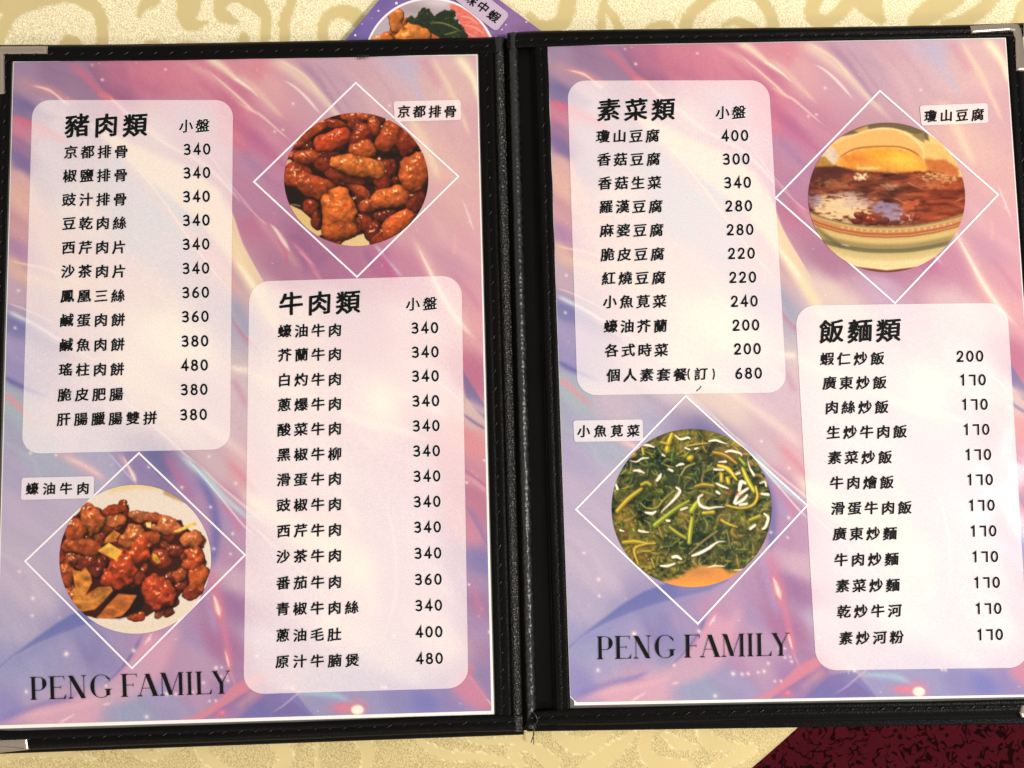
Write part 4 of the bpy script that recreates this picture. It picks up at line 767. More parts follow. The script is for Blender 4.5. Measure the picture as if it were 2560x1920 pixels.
def strip_mesh(side, pts, w, lift, closed=False, cap=False):
    """flat line of photo-pixel width w with mitred joins"""
    P = [np.array(p, float) for p in pts]; n = len(P); Lp = []; Rp = []
    for i in range(n):
        a = P[i - 1] if (i > 0 or closed) else None; b = P[(i + 1) % n] if (i < n - 1 or closed) else None
        d1 = (P[i] - a) / (np.linalg.norm(P[i] - a) + 1e-9) if a is not None else None; d2 = (b - P[i]) / (np.linalg.norm(b - P[i]) + 1e-9) if b is not None else None
        if d1 is None: d1 = d2
        if d2 is None: d2 = d1
        m = d1 + d2; m /= np.linalg.norm(m) + 1e-9; nn = np.array([-m[1], m[0]]); k = w / 2 / max(.35, nn.dot(np.array([-d1[1], d1[0]])))
        Lp.append(P[i] + nn * k); Rp.append(P[i] - nn * k)
    V = Lp + Rp; Fc = []
    for i in range(n if closed else n - 1):
        j = (i + 1) % n; Fc.append([i, j, n + j, n + i])
    if cap:
        for idx, dirv in ((0, P[0] - P[1]), (n - 1, P[-1] - P[-2])):
            dirv = dirv / (np.linalg.norm(dirv) + 1e-9); nn = np.array([-dirv[1], dirv[0]]); s0 = len(V)
            for t in np.linspace(-math.pi / 2, math.pi / 2, 7): V.append(P[idx] + (dirv * math.cos(t) + nn * math.sin(t)) * w / 2)
            Fc.append(list(range(s0, s0 + 7)))
    V = np.array(V); return U(side, V[:, 0], V[:, 1], lift), Fc

# glyph outlines come from Blender's built-in font
_gc = {}
def glyph(ch, off):
    if (ch, off) in _gc: return _gc[(ch, off)]
    cu = bpy.data.curves.new('glyph', 'FONT'); cu.body = ch; cu.size = 1; cu.resolution_u = 2; cu.offset = off
    o = bpy.data.objects.new('glyph', cu); COL.objects.link(o); dg = bpy.context.evaluated_depsgraph_get()
    me = bpy.data.meshes.new_from_object(o.evaluated_get(dg)); V = np.array([v.co[:2] for v in me.vertices]); Fc = [list(p.vertices) for p in me.polygons]
    bpy.data.objects.remove(o); bpy.data.curves.remove(cu); bpy.data.meshes.remove(me)
    V = V - np.array([.5, .38])
    if ord(ch) > 255:
        x, y = V[:, 0].copy(), V[:, 1].copy()
        V = np.stack([x * 1.0 + .02 * np.sin(y * 5), y * .97 + .085 * x - .05 * x * x], 1)
    _gc[(ch, off)] = (V, Fc); return _gc[(ch, off)]
# lining figures drawn as round-ended pen strokes, box 0.62 wide by 1 high
DIG = {'0': [('c', [(0.31 + .27 * math.cos(t), .5 + .46 * math.sin(t)) for t in np.linspace(0, 2 * math.pi, 20, endpoint=False)])],
       '1': [('o', [(.17, .84), (.36, .96), (.36, .04)])],
       '2': [('o', [(.06, .74), (.12, .9), (.3, .97), (.48, .88), (.52, .70), (.44, .5), (.26, .28), (.06, .05), (.56, .05)])],
       '3': [('o', [(.07, .88), (.28, .97), (.47, .88), (.50, .73), (.42, .58), (.24, .53), (.44, .49), (.54, .34), (.5, .14), (.3, .03), (.06, .10)])],
       '4': [('o', [(.44, .02), (.44, .97), (.05, .30), (.62, .30)])],
       '6': [('o', [(.46, .96), (.24, .78), (.09, .5), (.06, .28)]), ('c', [(.31 + .25 * math.cos(t), .29 + .26 * math.sin(t)) for t in np.linspace(0, 2 * math.pi, 18, endpoint=False)])],
       '7': [('o', [(.06, .93), (.52, .93), (.52, .04)])],
       '8': [('c', [(.31 + .21 * math.cos(t), .75 + .21 * math.sin(t)) for t in np.linspace(0, 2 * math.pi, 18, endpoint=False)]), ('c', [(.31 + .26 * math.cos(t), .28 + .25 * math.sin(t)) for t in np.linspace(0, 2 * math.pi, 18, endpoint=False)])]}
class Ink:
    """collects flat printed shapes of one line of lettering in two inks"""
    def __init__(s): s.v = []; s.f = []; s.m = []; s.n = 0
    def add(s, V, Fc, m):
        s.v.append(V); s.f += [[i + s.n for i in f] for f in Fc]; s.m += [m] * len(Fc); s.n += len(V)
    def build(s, name, parent):
        me = mesh_from(np.concatenate(s.v), s.f, parent=parent, mats=s.m); return link(name, me, [M_INK, M_WHITE], parent)
def put_glyph(I, side, ch, px, py, dx, em, off, halo):
    """dx: unit photo direction of the line; em: size in photo pixels"""
    V, Fc = glyph(ch, 0); ex = np.array(dx); ey = np.array([dx[1], -dx[0]])
    Q = np.array([px, py]) + V[:, :1] * em * ex + V[:, 1:] * em * ey
    for k, (bx, by) in enumerate([(0, 0), (1.1, .5), (-1.1, -.5), (-.5, .9), (.5, -.9)]):   # bold: brush-heavy strokes
        I.add(U(side, Q[:, 0] + bx * off * em, Q[:, 1] + by * off * em, Z_TEXT + k * .000008), Fc, 0)
    if halo:
        for k in range(6):
            a = k * math.pi / 3 + .3; q = Q + np.array([math.cos(a), math.sin(a)]) * halo
            I.add(U(side, q[:, 0], q[:, 1], Z_HALO + k * .000008), Fc, 1)
def cjk_line(parent, side, name, text, tile, a, b, em, off=.027, halo=2.0):
    ax, ay = tp(tile, *a); bx, by = tp(tile, *b); em = em / TL_[tile][2] * 1.0
    d = np.array([bx - ax, by - ay]); L = np.linalg.norm(d); d /= L; I = Ink(); n = len(text)
    for i, ch in enumerate(text):
        t = i / (n - 1) if n > 1 else 0
        put_glyph(I, side, ch, ax + (bx - ax) * t, ay + (by - ay) * t, d, em, off, halo)
    return I.build(name, parent)
def price(parent, side, val, tile, cx, cy, wid=133, hei=54, tilt=-.02):
    px, py = tp(tile, cx, cy); s = TL_[tile][2]; h = hei / s; w = wid / s; I = Ink(); n = len(val)
    d = np.array([1.0, tilt]); d /= np.linalg.norm(d); ey = np.array([d[1], -d[0]]); pitch = (w - .60 * h) / (n - 1)
    for i, chh in enumerate(val):
        for k, (kind, P) in enumerate(DIG[chh]):
            P2 = catmull(P, 4) if (kind == 'o' and chh in '236') else np.array(P)
            Q = [np.array([px, py]) + d * ((i - (n - 1) / 2) * pitch + (x - .31) * h) + ey * (y - .5) * h for x, y in P2]
            V, Fc = strip_mesh(side, Q, 5.0, Z_TEXT + k * .00002, closed=(kind == 'c'), cap=(kind == 'o')); I.add(V, Fc, 0)
            V, Fc = strip_mesh(side, Q, 8.0, Z_HALO + k * .00001, closed=(kind == 'c'), cap=(kind == 'o')); I.add(V, Fc, 1)
    return I.build('price', parent)
# shop name: didone capitals drawn as outlines, 0..1 high
def serif_letters():
    T, h = .128, .022
    def bar(x0, y0, x1, y1): return [(x0, y0), (x1, y0), (x1, y1), (x0, y1)]
    def diag(xa, ya, xb, yb, w): return [(xa - w / 2, ya), (xa + w / 2, ya), (xb + w / 2, yb), (xb - w / 2, yb)]
    def foot(x, w=.13): return [(x - w, 0), (x + w, 0), (x + w, .012), (x + T * .5, .05), (x - T * .5, .05), (x - w, .012)]
    def head(x, w=.13): return [(x - w, 1), (x - w, .988), (x - T * .5, .95), (x + T * .5, .95), (x + w, .988), (x + w, 1)]
    def stem(x): return bar(x - T / 2, .02, x + T / 2, .98)
    def arc(cx, cy, rx, ry, a0, a1, wt, n=22):
        o = []; i_ = []
        for t in np.linspace(math.radians(a0), math.radians(a1), n):
            w = h + (wt - h) * abs(math.cos(t)) ** 1.6
            o.append((cx + rx * math.cos(t), cy + ry * math.sin(t))); i_.append((cx + (rx - w) * math.cos(t), cy + (ry - max(h, w * .4)) * math.sin(t)))
        return [[o[k], o[k + 1], i_[k + 1], i_[k]] for k in range(n - 1)]
    G = {}
    G['P'] = (.68, [stem(.14), foot(.14), head(.14), bar(.14, .972, .34, .995), bar(.14, .40, .34, .424)] + arc(.34, .698, .30, .298, -90, 90, .16))
    G['E'] = (.66, [stem(.14), foot(.14), head(.14), bar(.14, .972, .58, .995), bar(.14, .005, .62, .028), bar(.14, .50, .46, .523), [(.58, 1), (.545, .98), (.6, .80)], [(.62, 0), (.55, .02), (.64, .22)], [(.46, .60), (.43, .51), (.46, .42)]])
    G['F'] = (.62, [stem(.14), foot(.14), head(.14), bar(.14, .972, .58, .995), bar(.14, .50, .46, .523), [(.58, 1), (.545, .98), (.6, .80)], [(.46, .60), (.43, .51), (.46, .42)]])
    G['N'] = (.86, [diag(.15, .99, .68, .0, .19), bar(.125, .02, .150, .97), bar(.69, .02, .715, .98), foot(.137, .1), [(.58, 1), (.82, 1), (.82, .988), (.72, .95), (.69, .95), (.58, .988)], [(.02, 1), (.22, 1), (.1, .93)]])
    G['G'] = (.98, arc(.50, .5, .44, .51, 42, 318, .16, 34) + [bar(.70, .10, .84, .36), [(.62, .37), (.93, .37), (.93, .355), (.86, .33), (.68, .33), (.62, .355)], [(.83, .86), (.845, .84), (.85, .70), (.78, .83)]])
    G['A'] = (.84, [diag(.40, .98, .70, .02, .17), diag(.36, .93, .10, .02, .026), bar(.20, .34, .58, .36), foot(.70, .14), foot(.10, .10)])
    G['M'] = (1.10, [diag(.20, .98, .50, .03, .17), diag(.86, .98, .50, .03, .026), bar(.12, .02, .145, .97), bar(.86, .02, 1.0, .98), foot(.13, .1), foot(.93, .14), [(.03, 1), (.26, 1), (.14, .92)], [(.82, 1), (1.07, 1), (1.07, .985), (.95, .95), (.86, .95)]])
    G['I'] = (.30, [stem(.15), foot(.15), head(.15)])
    G['L'] = (.62, [stem(.15), foot(.15), head(.15), bar(.15, .005, .6, .028), [(.6, 0), (.53, .02), (.62, .24)]])
    G['Y'] = (.80, [diag(.14, .97, .42, .44, .16), diag(.72, .97, .44, .46, .03), bar(.345, .02, .485, .50), foot(.41, .14), head(.14, .13), [(.60, 1), (.82, 1), (.82, .988), (.72, .96), (.60, .988)]])
    G[' '] = (.16, [])
    return G
SL = serif_letters()
def shop_name(parent, side, a, b, cap):
    """a, b: photo positions of the baseline's two ends"""
    a = np.array(a, float); b = np.array(b, float); txt = 'PENG FAMILY'
    L = np.linalg.norm(b - a); d = (b - a) / L; ey = np.array([d[1], -d[0]]); I = Ink()
    SP = [(262, 405), (423, 572), (590, 752), (784, 970), (), (1047, 1190), (1188, 1375), (1384, 1592), (1614, 1668), (1692, 1832), (1834, 1998)]
    for ch, sp_ in zip(txt, SP):
        if ch == ' ': continue
        xs_ = [p[0] for q_ in SL[ch][1] for p in q_]; x0_, x1_ = min(xs_), max(xs_); f0, f1 = (sp_[0] - 258) / 1738.0 * L, (sp_[1] - 258) / 1738.0 * L
        for m, poly in enumerate(SL[ch][1]):
            Q = np.array([a + d * (f0 + (px - x0_) / (x1_ - x0_) * (f1 - f0)) + ey * py * cap for px, py in poly])
            z = 0 if (ch == 'G' or (ch == 'P' and m > 4)) else m * .000006
            I.add(U(side, Q[:, 0], Q[:, 1], Z_TEXT + z), [list(range(len(Q)))], 0)
    return I.build('shop_name', parent)

def make_page(side, label, paper, panels, photos, captions, heads, lines, prices, name_pos):
    ctr = U(side, *(600, 960) if side == 'L' else (1980, 930), 0)
    pg = empty('menu_page', tuple(ctr), label, 'menu page', 'printed pages slipped into the menu folder'); ORG[pg.name] = ctr
    q = np.array(paper, float)
    # paper sheet: thin but solid
    n_ = PLN[side][0]; top = U(side, q[:, 0], q[:, 1], .00025); botm = top - n_ * .0002; m = len(q)
    link('paper_sheet', mesh_from(np.concatenate([top, botm]), [list(range(m))[::-1], list(range(m, 2 * m))] + [[i, (i + 1) % m, m + (i + 1) % m, m + i] for i in range(m)], parent=pg), M_PAPER, pg)
    u, v = np.meshgrid(np.linspace(0, 1, 370), np.linspace(0, 1, 520)); C4 = CL if side == 'L' else CR
    H_ = np.linalg.inv(HL if side == 'L' else HR); px, py = hap(H_, u, v)
    if side == 'R':       # this sheet has a clipped lower left corner
        k = np.clip(1 - ((u * 1157) + (1 - v) * 1640) / 14.0, 0, 1); px = px + k * 9; py = py - k * 9
    lay('printed_artwork', pg, side, px, py, Z_PRINT, art_cols(side, px, py))
    for q_, r_ in panels:
        gx, gy = round_quad_grid(q_, r_, 180, 300); lay('price_panel', pg, side, gx, gy, Z_PANEL, art_cols(side, gx, gy, .66))
    for key, cx, cy, rx, ry, dia in photos:
        D = [tp(t_, x, y) for t_, x, y in dia]
        V, Fc = strip_mesh(side, D, 4.6, Z_PANEL + .00002, closed=True); link('photo_frame', mesh_from(V, Fc, parent=pg), M_WHITE, pg)
        cn, (ox, oy, s) = dishes[key]; gx, gy = ellipse_grid(cx, cy, rx, ry, 225)
        lay('dish_photo', pg, side, gx, gy, Z_PANEL + .00005, ink(cn.sample((gx - ox) * s, (gy - oy) * s)))
    for q_, txt, tile, a, b in captions:
        gx, gy = round_quad_grid([tp(tile, *p) for p in q_], 6, 60, 40); lay('caption_label', pg, side, gx, gy, Z_PANEL + .00008, art_cols(side, gx, gy, .68))
        cjk_line(pg, side, 'caption', txt, tile, a, b, 68, .024, 0)
    for txt, tile, a, b, em in heads: cjk_line(pg, side, 'heading', txt, tile, a, b, em, .025 if em > 80 else .024, 2.6)
    for txt, tile, a, b in lines:
        if '(' in txt:
            cjk_line(pg, side, 'dish_name', txt[:5], tile, a, b, 73); cjk_line(pg, side, 'dish_name', '訂', tile, (855, 113), (856, 113), 70)
            I = Ink()
            for xx, sg in ((795, -1), (918, 1)):
                V, Fc = strip_mesh(side, [tp('G', xx + sg * (-6 + 12 * math.cos(t)), 115 + 30 * math.sin(t)) for t in np.linspace(-1.2, 1.2, 9)], 3.2, Z_TEXT); I.add(V, Fc, 0)
            I.build('bracket', pg)
        else: cjk_line(pg, side, 'dish_name', txt, tile, a, b, 73)
    for val, tile, x, y in prices: price(pg, side, val, tile, x, y)
    shop_name(pg, side, *name_pos)
    return pg

LEFT = make_page('L', 'pink and lilac menu page on the left listing pork and beef dishes',
    [(33, 154), (1193.5, 136), (1235, 1785.5), (-13, 1822)],
    [([(81, 250), (582.7, 250), (575.5, 1122.9), (54.5, 1134.4)], 44), ([(623.2, 704), (1153.8, 688.5), (1170.9, 1720), (608.7, 1735.9)], 50)],
    [('ribs', 890.7, 448.5, 180, 166.5, [('B', 600, 222), ('B', 1132, 707), ('B', 606, 1228), ('B', 72, 735)]),
     ('beef', 338, 1398, 189.5, 186, [('C', 720, 482), ('C', 1270, 1010), ('C', 684, 1597), ('C', 130, 1043)])],
    [([(795, 318), (1143, 310), (1145, 414), (802, 424)], '京都排骨', 'B', (850, 370), (1090, 370)),
     ([(113, 610), (489, 602), (485, 716), (108, 725)], '蠔油牛肉', 'C', (167, 667), (430, 665))],
    [('豬肉類', 'A', (400, 442), (700, 440), 130), ('小盤', 'A', (965, 445), (1050, 443), 74), ('牛肉類', 'B', (265, 1366), (560, 1358), 130), ('小盤', 'B', (897, 1368), (985, 1365), 74)],
    [('京都排骨', 'A', (367, 580), (628, 578)), ('椒鹽排骨', 'A', (362, 703), (625, 700)), ('豉汁排骨', 'A', (358, 827), (622, 825)), ('豆乾肉絲', 'A', (358, 950), (620, 948)), ('西芹肉片', 'A', (355, 1075), (617, 1073)),
     ('沙茶肉片', 'A', (352, 1198), (617, 1198)), ('鳳凰三絲', 'A', (349, 1326), (612, 1325)), ('鹹蛋肉餅', 'A', (345, 1452), (612, 1450)), ('鹹魚肉餅', 'A', (342, 1580), (610, 1578)), ('瑤柱肉餅', 'C', (340, 50), (607, 48)),
     ('脆皮肥腸', 'C', (335, 180), (603, 177)), ('肝腸臘腸雙拼', 'C', (330, 307), (778, 300)),
     ('蠔油牛肉', 'B', (232, 1508), (492, 1503)), ('芥蘭牛肉', 'B', (232, 1632), (492, 1628)), ('白灼牛肉', 'D', (230, 103), (492, 99)), ('蔥爆牛肉', 'D', (230, 232), (492, 227)), ('酸菜牛肉', 'D', (228, 361), (492, 355)),
     ('黑椒牛柳', 'D', (228, 490), (492, 486)), ('滑蛋牛肉', 'D', (226, 620), (492, 615)), ('豉椒牛肉', 'D', (226, 752), (492, 747)), ('西芹牛肉', 'D', (226, 885), (492, 880)), ('沙茶牛肉', 'D', (224, 1018), (492, 1013)),
     ('番茄牛肉', 'D', (224, 1155), (492, 1150)), ('青椒牛肉絲', 'D', (222, 1290), (580, 1282)), ('蔥油毛肚', 'D', (222, 1427), (490, 1422)), ('原汁牛腩煲', 'D', (220, 1563), (582, 1556))],
    [('340', 'A', 1021, 566), ('340', 'A', 1020, 688), ('340', 'A', 1018, 811), ('340', 'A', 1017, 934), ('340', 'A', 1016, 1058), ('340', 'A', 1015, 1183), ('360', 'A', 1014, 1308), ('360', 'A', 1012, 1433), ('380', 'A', 1010, 1560),
     ('480', 'C', 1008, 27), ('380', 'C', 1006, 153), ('380', 'C', 1003, 283), ('340', 'B', 958, 1492), ('340', 'B', 960, 1617), ('340', 'D', 961, 83), ('340', 'D', 963, 212), ('340', 'D', 965, 341), ('340', 'D', 967, 471), ('340', 'D', 969, 602),
     ('340', 'D', 970, 734), ('340', 'D', 972, 866), ('340', 'D', 974, 1001), ('360', 'D', 976, 1137), ('340', 'D', 978, 1272), ('400', 'D', 980, 1409), ('480', 'D', 982, 1547)],
    (tp('I', 258, 657), tp('I', 1996, 601), 57))
RIGHT = make_page('R', 'pink and lilac menu page on the right listing vegetable and rice dishes',
    [(1368.5, 114.5), (2514.5, 94.5), (2627, 1741), (1436, 1763.5), (1435, 1752), (1425.5, 1743)],
    [([(1418, 201.6), (1922, 200.6), (1967, 981), (1443.7, 988)], 46), ([(1987.5, 764), (2518, 756.8), (2572.7, 1669), (2040.6, 1676)], 50)],
    [('tofu', 2217, 493.5, 196, 187, [('F', 580, 305), ('F', 1193, 843), ('F', 658, 1405), ('F', 40, 860)]),
     ('greens', 1729.5, 1270.3, 200, 197.5, [('G', 775, 228), ('G', 1405, 795), ('G', 838, 1408), ('G', 207, 816)])],
    [([(787, 382), (1137, 369), (1142, 470), (795, 485)], '瓊山豆腐', 'F', (843, 435), (1088, 428)),
     ([(193, 355), (553, 349), (555, 460), (198, 466)], '小魚莧菜', 'G', (248, 410), (505, 408))],
    [('素菜類', 'E', (378, 402), (660, 400), 124), ('小盤', 'E', (968, 417), (1052, 415), 74), ('飯麵類', 'F', (330, 1550), (625, 1545), 130)],
    [('瓊山豆腐', 'E', (348, 540), (605, 537)), ('香菇豆腐', 'E', (353, 660), (610, 658)), ('香菇生菜', 'E', (358, 783), (615, 780)), ('羅漢豆腐', 'E', (364, 905), (621, 903)), ('麻婆豆腐', 'E', (368, 1028), (626, 1026)),
     ('脆皮豆腐', 'E', (372, 1153), (631, 1150)), ('紅燒豆腐', 'E', (377, 1276), (637, 1273)), ('小魚莧菜', 'E', (384, 1398), (642, 1395)), ('蠔油芥蘭', 'E', (388, 1525), (645, 1523)), ('各式時菜', 'E', (393, 1650), (650, 1648)),
     ('個人素套餐(訂)', 'G', (402, 120), (748, 117)),
     ('蝦仁炒飯', 'H', (307, 35), (568, 33)), ('廣東炒飯', 'H', (320, 160), (580, 158)), ('肉絲炒飯', 'H', (332, 287), (590, 285)), ('生炒牛肉飯', 'H', (340, 416), (685, 412)), ('素菜炒飯', 'H', (347, 547), (608, 545)),
     ('牛肉燴飯', 'H', (357, 678), (617, 675)), ('滑蛋牛肉飯', 'H', (363, 810), (710, 806)), ('廣東炒麵', 'H', (373, 942), (633, 940)), ('牛肉炒麵', 'H', (380, 1077), (642, 1073)), ('素菜炒麵', 'H', (388, 1212), (648, 1208)),
     ('乾炒牛河', 'H', (395, 1345), (658, 1340)), ('素炒河粉', 'H', (405, 1483), (668, 1478))],
    [('400', 'E', 1031, 537), ('300', 'E', 1038, 658), ('340', 'E', 1045, 780), ('280', 'E', 1051, 901), ('280', 'E', 1058, 1024), ('220', 'E', 1065, 1147), ('220', 'E', 1072, 1271), ('240', 'E', 1080, 1395), ('200', 'E', 1088, 1519), ('200', 'E', 1096, 1642),
     ('680', 'G', 1102, 110), ('200', 'H', 1047, 22)] + [('170', 'H', x, y) for x, y in [(1060, 145), (1070, 272), (1079, 402), (1088, 532), (1097, 662), (1106, 795), (1115, 928), (1124, 1061), (1133, 1195), (1141, 1330), (1149, 1465)]],
    (tp('K', 386, 306), tp('K', 2058, 274), 57))
V, Fc = strip_mesh('R', [tp('G', *p) for p in [(855, 176), (850, 188), (838, 196), (832, 204)]], 2.0, Z_TEXT)
link('pen_mark', mesh_from(V, Fc, parent=RIGHT), M_INK, RIGHT)

# ------------------------------------------------------------------ the folder
c0 = U('T', 1290, 960)
FOLD = empty('menu_folder', (c0[0], c0[1], 0), 'open black leatherette menu folder with stitched borders and metal corners lying on the gold tablecloth', 'menu folder')
ORG['menu_folder'] = (c0[0], c0[1], 0)
def slab(name, side, q, lift_top, thick, mat, parent, bev=.0008):
    n_ = PLN[side][0]; q = np.array(q, float); m = len(q); c_ = q.mean(0)
    dirs = (c_ - q) / np.linalg.norm(c_ - q, axis=1)[:, None]
    a = U(side, (q + dirs * 5)[:, 0], (q + dirs * 5)[:, 1], lift_top); b = U(side, q[:, 0], q[:, 1], lift_top) - n_ * bev; c2 = b - n_ * (thick - bev)
    V = np.concatenate([a, b, c2]); Fc = [list(range(m))[::-1], list(range(2 * m, 3 * m))]
    for i in range(m):
        j = (i + 1) % m; Fc += [[i, j, m + j, m + i], [m + i, m + j, 2 * m + j, 2 * m + i]]
    return link(name, mesh_from(V, Fc, parent=parent), mat, parent)
PROF = [(0.0, -.0018), (.02, -.0006), (.06, .0004), (.13, .0010), (.24, .00125), (.5, .0012), (.555, .00085), (.61, .0012), (.82, .00115), (.94, .0009), (.985, .0006), (1.0, .00005)]
def trim(parent, side, outer, inner, mat=M_LEATHER, wob=.6, n=90, extra=0.0, st=True, seed=0, stw=.555, gap=37.5, vert=False):
    """padded border strip between two photo lines, with a sunk seam and its stitches"""
    r = np.random.default_rng(seed + 40); O = catmull(outer, max(2, n // (len(outer) - 1))) if len(outer) > 2 else np.array([np.array(outer[0]) + (np.array(outer[1]) - np.array(outer[0])) * t for t in np.linspace(0, 1, n)])
    N = len(O); I = np.array([np.array([np.interp(k / (N - 1), np.linspace(0, 1, len(inner)), [p[a] for p in inner]) for a in (0, 1)]) for k in range(N)])
    w = np.cumsum(r.normal(0, .25, N)); w -= np.linspace(w[0], w[-1], N); w = np.clip(w, -1.5, 1.5) * wob
    ax = 0 if vert else 1
    O = O.copy(); O[:, ax] += w; I[:, ax] += np.roll(w, 7) * .5
    rows = []
    for t, z in PROF:
        P = O * (1 - t) + I * t; rows.append(U(side, P[:, 0], P[:, 1], z + extra + .00008 * np.sin(np.arange(N) * .9 + t * 3)))
    V = np.concatenate(rows); ob = link('edge_trim', mesh_from(V, grid_faces(N, len(PROF)), smoothf=True, parent=FOLD), mat, parent)
    if st:
        P = O * (1 - stw) + I * stw; L = np.concatenate([[0], np.cumsum(np.linalg.norm(np.diff(P, axis=0), axis=1))]); Vs = []; Fs = []; nb = 0
        for s in np.arange(gap * .6, L[-1] - 10, gap):
            s += r.normal(0, 1.2); c_ = np.array([np.interp(s, L, P[:, 0]), np.interp(s, L, P[:, 1])]); d = np.array([np.interp(s + 6, L, P[:, 0]), np.interp(s + 6, L, P[:, 1])]) - c_; d /= np.linalg.norm(d) + 1e-9
            e = np.array([-d[1], d[0]]); d2 = d * .86 + e * .5 * (1 if vert else -1); e2 = np.array([-d2[1], d2[0]]); ln = r.uniform(4, 9.5); sc_ = r.uniform(.45, 1.15)
            ring = []
            for k, rad in zip((-1, -.6, 0, .6, 1), (.2, 1.2, 1.5, 1.2, .2)):
                cc = c_ + d2 * k * ln; ctr = U(side, cc[0], cc[1], extra + .0009 + (.0005 if abs(k) < .7 else -.0002)); ctr = np.array(ctr)
                ev = U(side, cc[0] + e2[0], cc[1] + e2[1], extra + .0009) - U(side, cc[0], cc[1], extra + .0009)
                for a in range(6):
                    an = a * math.pi / 3; Vs.append(ctr + ev * rad * sc_ * math.cos(an) + PLN[side][0] * np.linalg.norm(ev) * rad * sc_ * math.sin(an))
            for q_ in range(4):
                for a in range(6): Fs.append([nb + q_ * 6 + a, nb + q_ * 6 + (a + 1) % 6, nb + q_ * 6 + 6 + (a + 1) % 6, nb + q_ * 6 + 6 + a])
            nb += 30
        so = link('stitching', mesh_from(np.array(Vs), Fs, smoothf=True, parent=FOLD), M_THREAD, parent); so['kind'] = 'stuff'
    return ob
def cover(side, outline, under, film, trims, corners, label):
    cp = slab('cover_panel', side, outline, -.0001, .0030, M_BOARD, FOLD); cp['label'] = label
    slab('back_leaf', side, under, -.0024, .0016, M_LEATHER, cp, .0006)
    fl_ = np.array(film, float); P = U(side, fl_[:, 0], fl_[:, 1], .00002)
    link('clear_sleeve', mesh_from(P, [list(range(len(fl_)))[::-1]], parent=FOLD), M_FILM, cp)
    for kw in trims: trim(cp, side, **kw)
    for pts in corners:
        metal_corner(side, pts, cp)
    return cp
def metal_corner(side, pts, parent, lift=.0021):
    n_ = PLN[side][0]; q = np.array(pts, float); m = len(q); bm = bmesh.new()
    P = U(side, q[:, 0], q[:, 1], lift) - np.array(ORG['menu_folder'])
    vs = [bm.verts.new(tuple(p)) for p in P]; f = bm.faces.new(vs[::-1] if True else vs); bm.normal_update()
    if f.normal.dot(Vector(n_)) < 0: f.normal_flip()
    r = bmesh.ops.extrude_face_region(bm, geom=[f]); low = [v for v in r['geom'] if isinstance(v, bmesh.types.BMVert)]
    for v in vs: v.co -= Vector(n_ * .0036)
    bm.normal_update(); bmesh.ops.recalc_face_normals(bm, faces=bm.faces)
    top = set(low); ed = [e for e in bm.edges if e.verts[0] in top and e.verts[1] in top]
    bmesh.ops.bevel(bm, geom=ed, offset=.0013, segments=5, affect='EDGES', profile=.5)
    me = bpy.data.meshes.new('corner'); bm.to_mesh(me); bm.free()
    return link('metal_corner', me, M_METAL, parent)

cover('L', [(-3, 113), (1262, 94), (1308, 1829), (-52, 1878)], [(-2, 118), (1262, 99), (1310, 1838), (-54, 1888)],
      [(27, 150), (1196, 134), (1238, 1790), (400, 1817), (330, 1829), (90, 1830), (-30, 1824)],
      [dict(outer=[(34 - 36, 110), (-50, 1880)], inner=[(30, 152), (-20, 1822)], st=True, seed=1, vert=True, extra=-.0003),
       dict(outer=[(1236, 110), (1283, 1800)], inner=[(1195, 110), (1238, 1800)], seed=2, vert=True, extra=-.0004, gap=44, stw=.5),
       dict(outer=[(-6, 112), (400, 110), (900, 100), (1240, 92.5)], inner=[(-6, 154.5), (400, 151.5), (900, 143.5), (1240, 133)], seed=3, extra=.0001),
       dict(outer=[(-60, 1880), (50, 1876), (752, 1847.5), (1100, 1834), (1290, 1828)], inner=[(-60, 1828), (50, 1827), (752, 1805), (1100, 1790), (1290, 1785.5)], seed=4, extra=.0001)],
      [[(0, 113), (117, 112.5), (118, 133.5), (9, 134), (9.5, 233), (-8, 233), (-9, 120)],
       [(-60, 1853), (66, 1848), (69, 1872), (68, 1877), (-60, 1890)]], 'left board of the open folder')
cover('R', [(1330, 80), (2553, 58), (2676, 1797), (1384, 1815)], [(1268, 90), (2556, 63), (2680, 1810), (1318, 1830)],
      [(1367, 112), (2517, 92), (2634, 1748), (1424, 1771)],
      [dict(outer=[(2556, 58), (2676, 1800)], inner=[(2515, 92), (2631, 1746)], seed=11, vert=True, extra=-.0003),
       dict(outer=[(1333, 100), (1386, 1790)], inner=[(1369.5, 100), (1426.5, 1790)], seed=12, vert=True, extra=-.0004, gap=38, stw=.5),
       dict(outer=[(1268, 82), (1340, 77), (1500, 74.5), (1900, 70), (2300, 64.5), (2560, 57)], inner=[(1268, 122), (1340, 118), (1500, 112.5), (1900, 106), (2300, 98.5), (2560, 92)], seed=13, extra=.0001),
       dict(outer=[(1312, 1819), (1360, 1814), (1560, 1811), (1920, 1800), (2320, 1791), (2680, 1783)], inner=[(1330, 1778), (1424, 1771.5), (1560, 1768), (1920, 1759.5), (2320, 1754), (2680, 1745)], seed=14, extra=.0001)],
      [[(2428, 62), (2535, 56), (2549, 59), (2556, 72), (2572, 168), (2572, 175), (2544, 176), (2540, 92), (2535, 78), (2524, 76), (2430, 82.5)],
       [(2700, 1740), (2700, 1790), (2558, 1797), (2552, 1784), (2556, 1764), (2600, 1757), (2640, 1740)]], 'right board of the open folder')

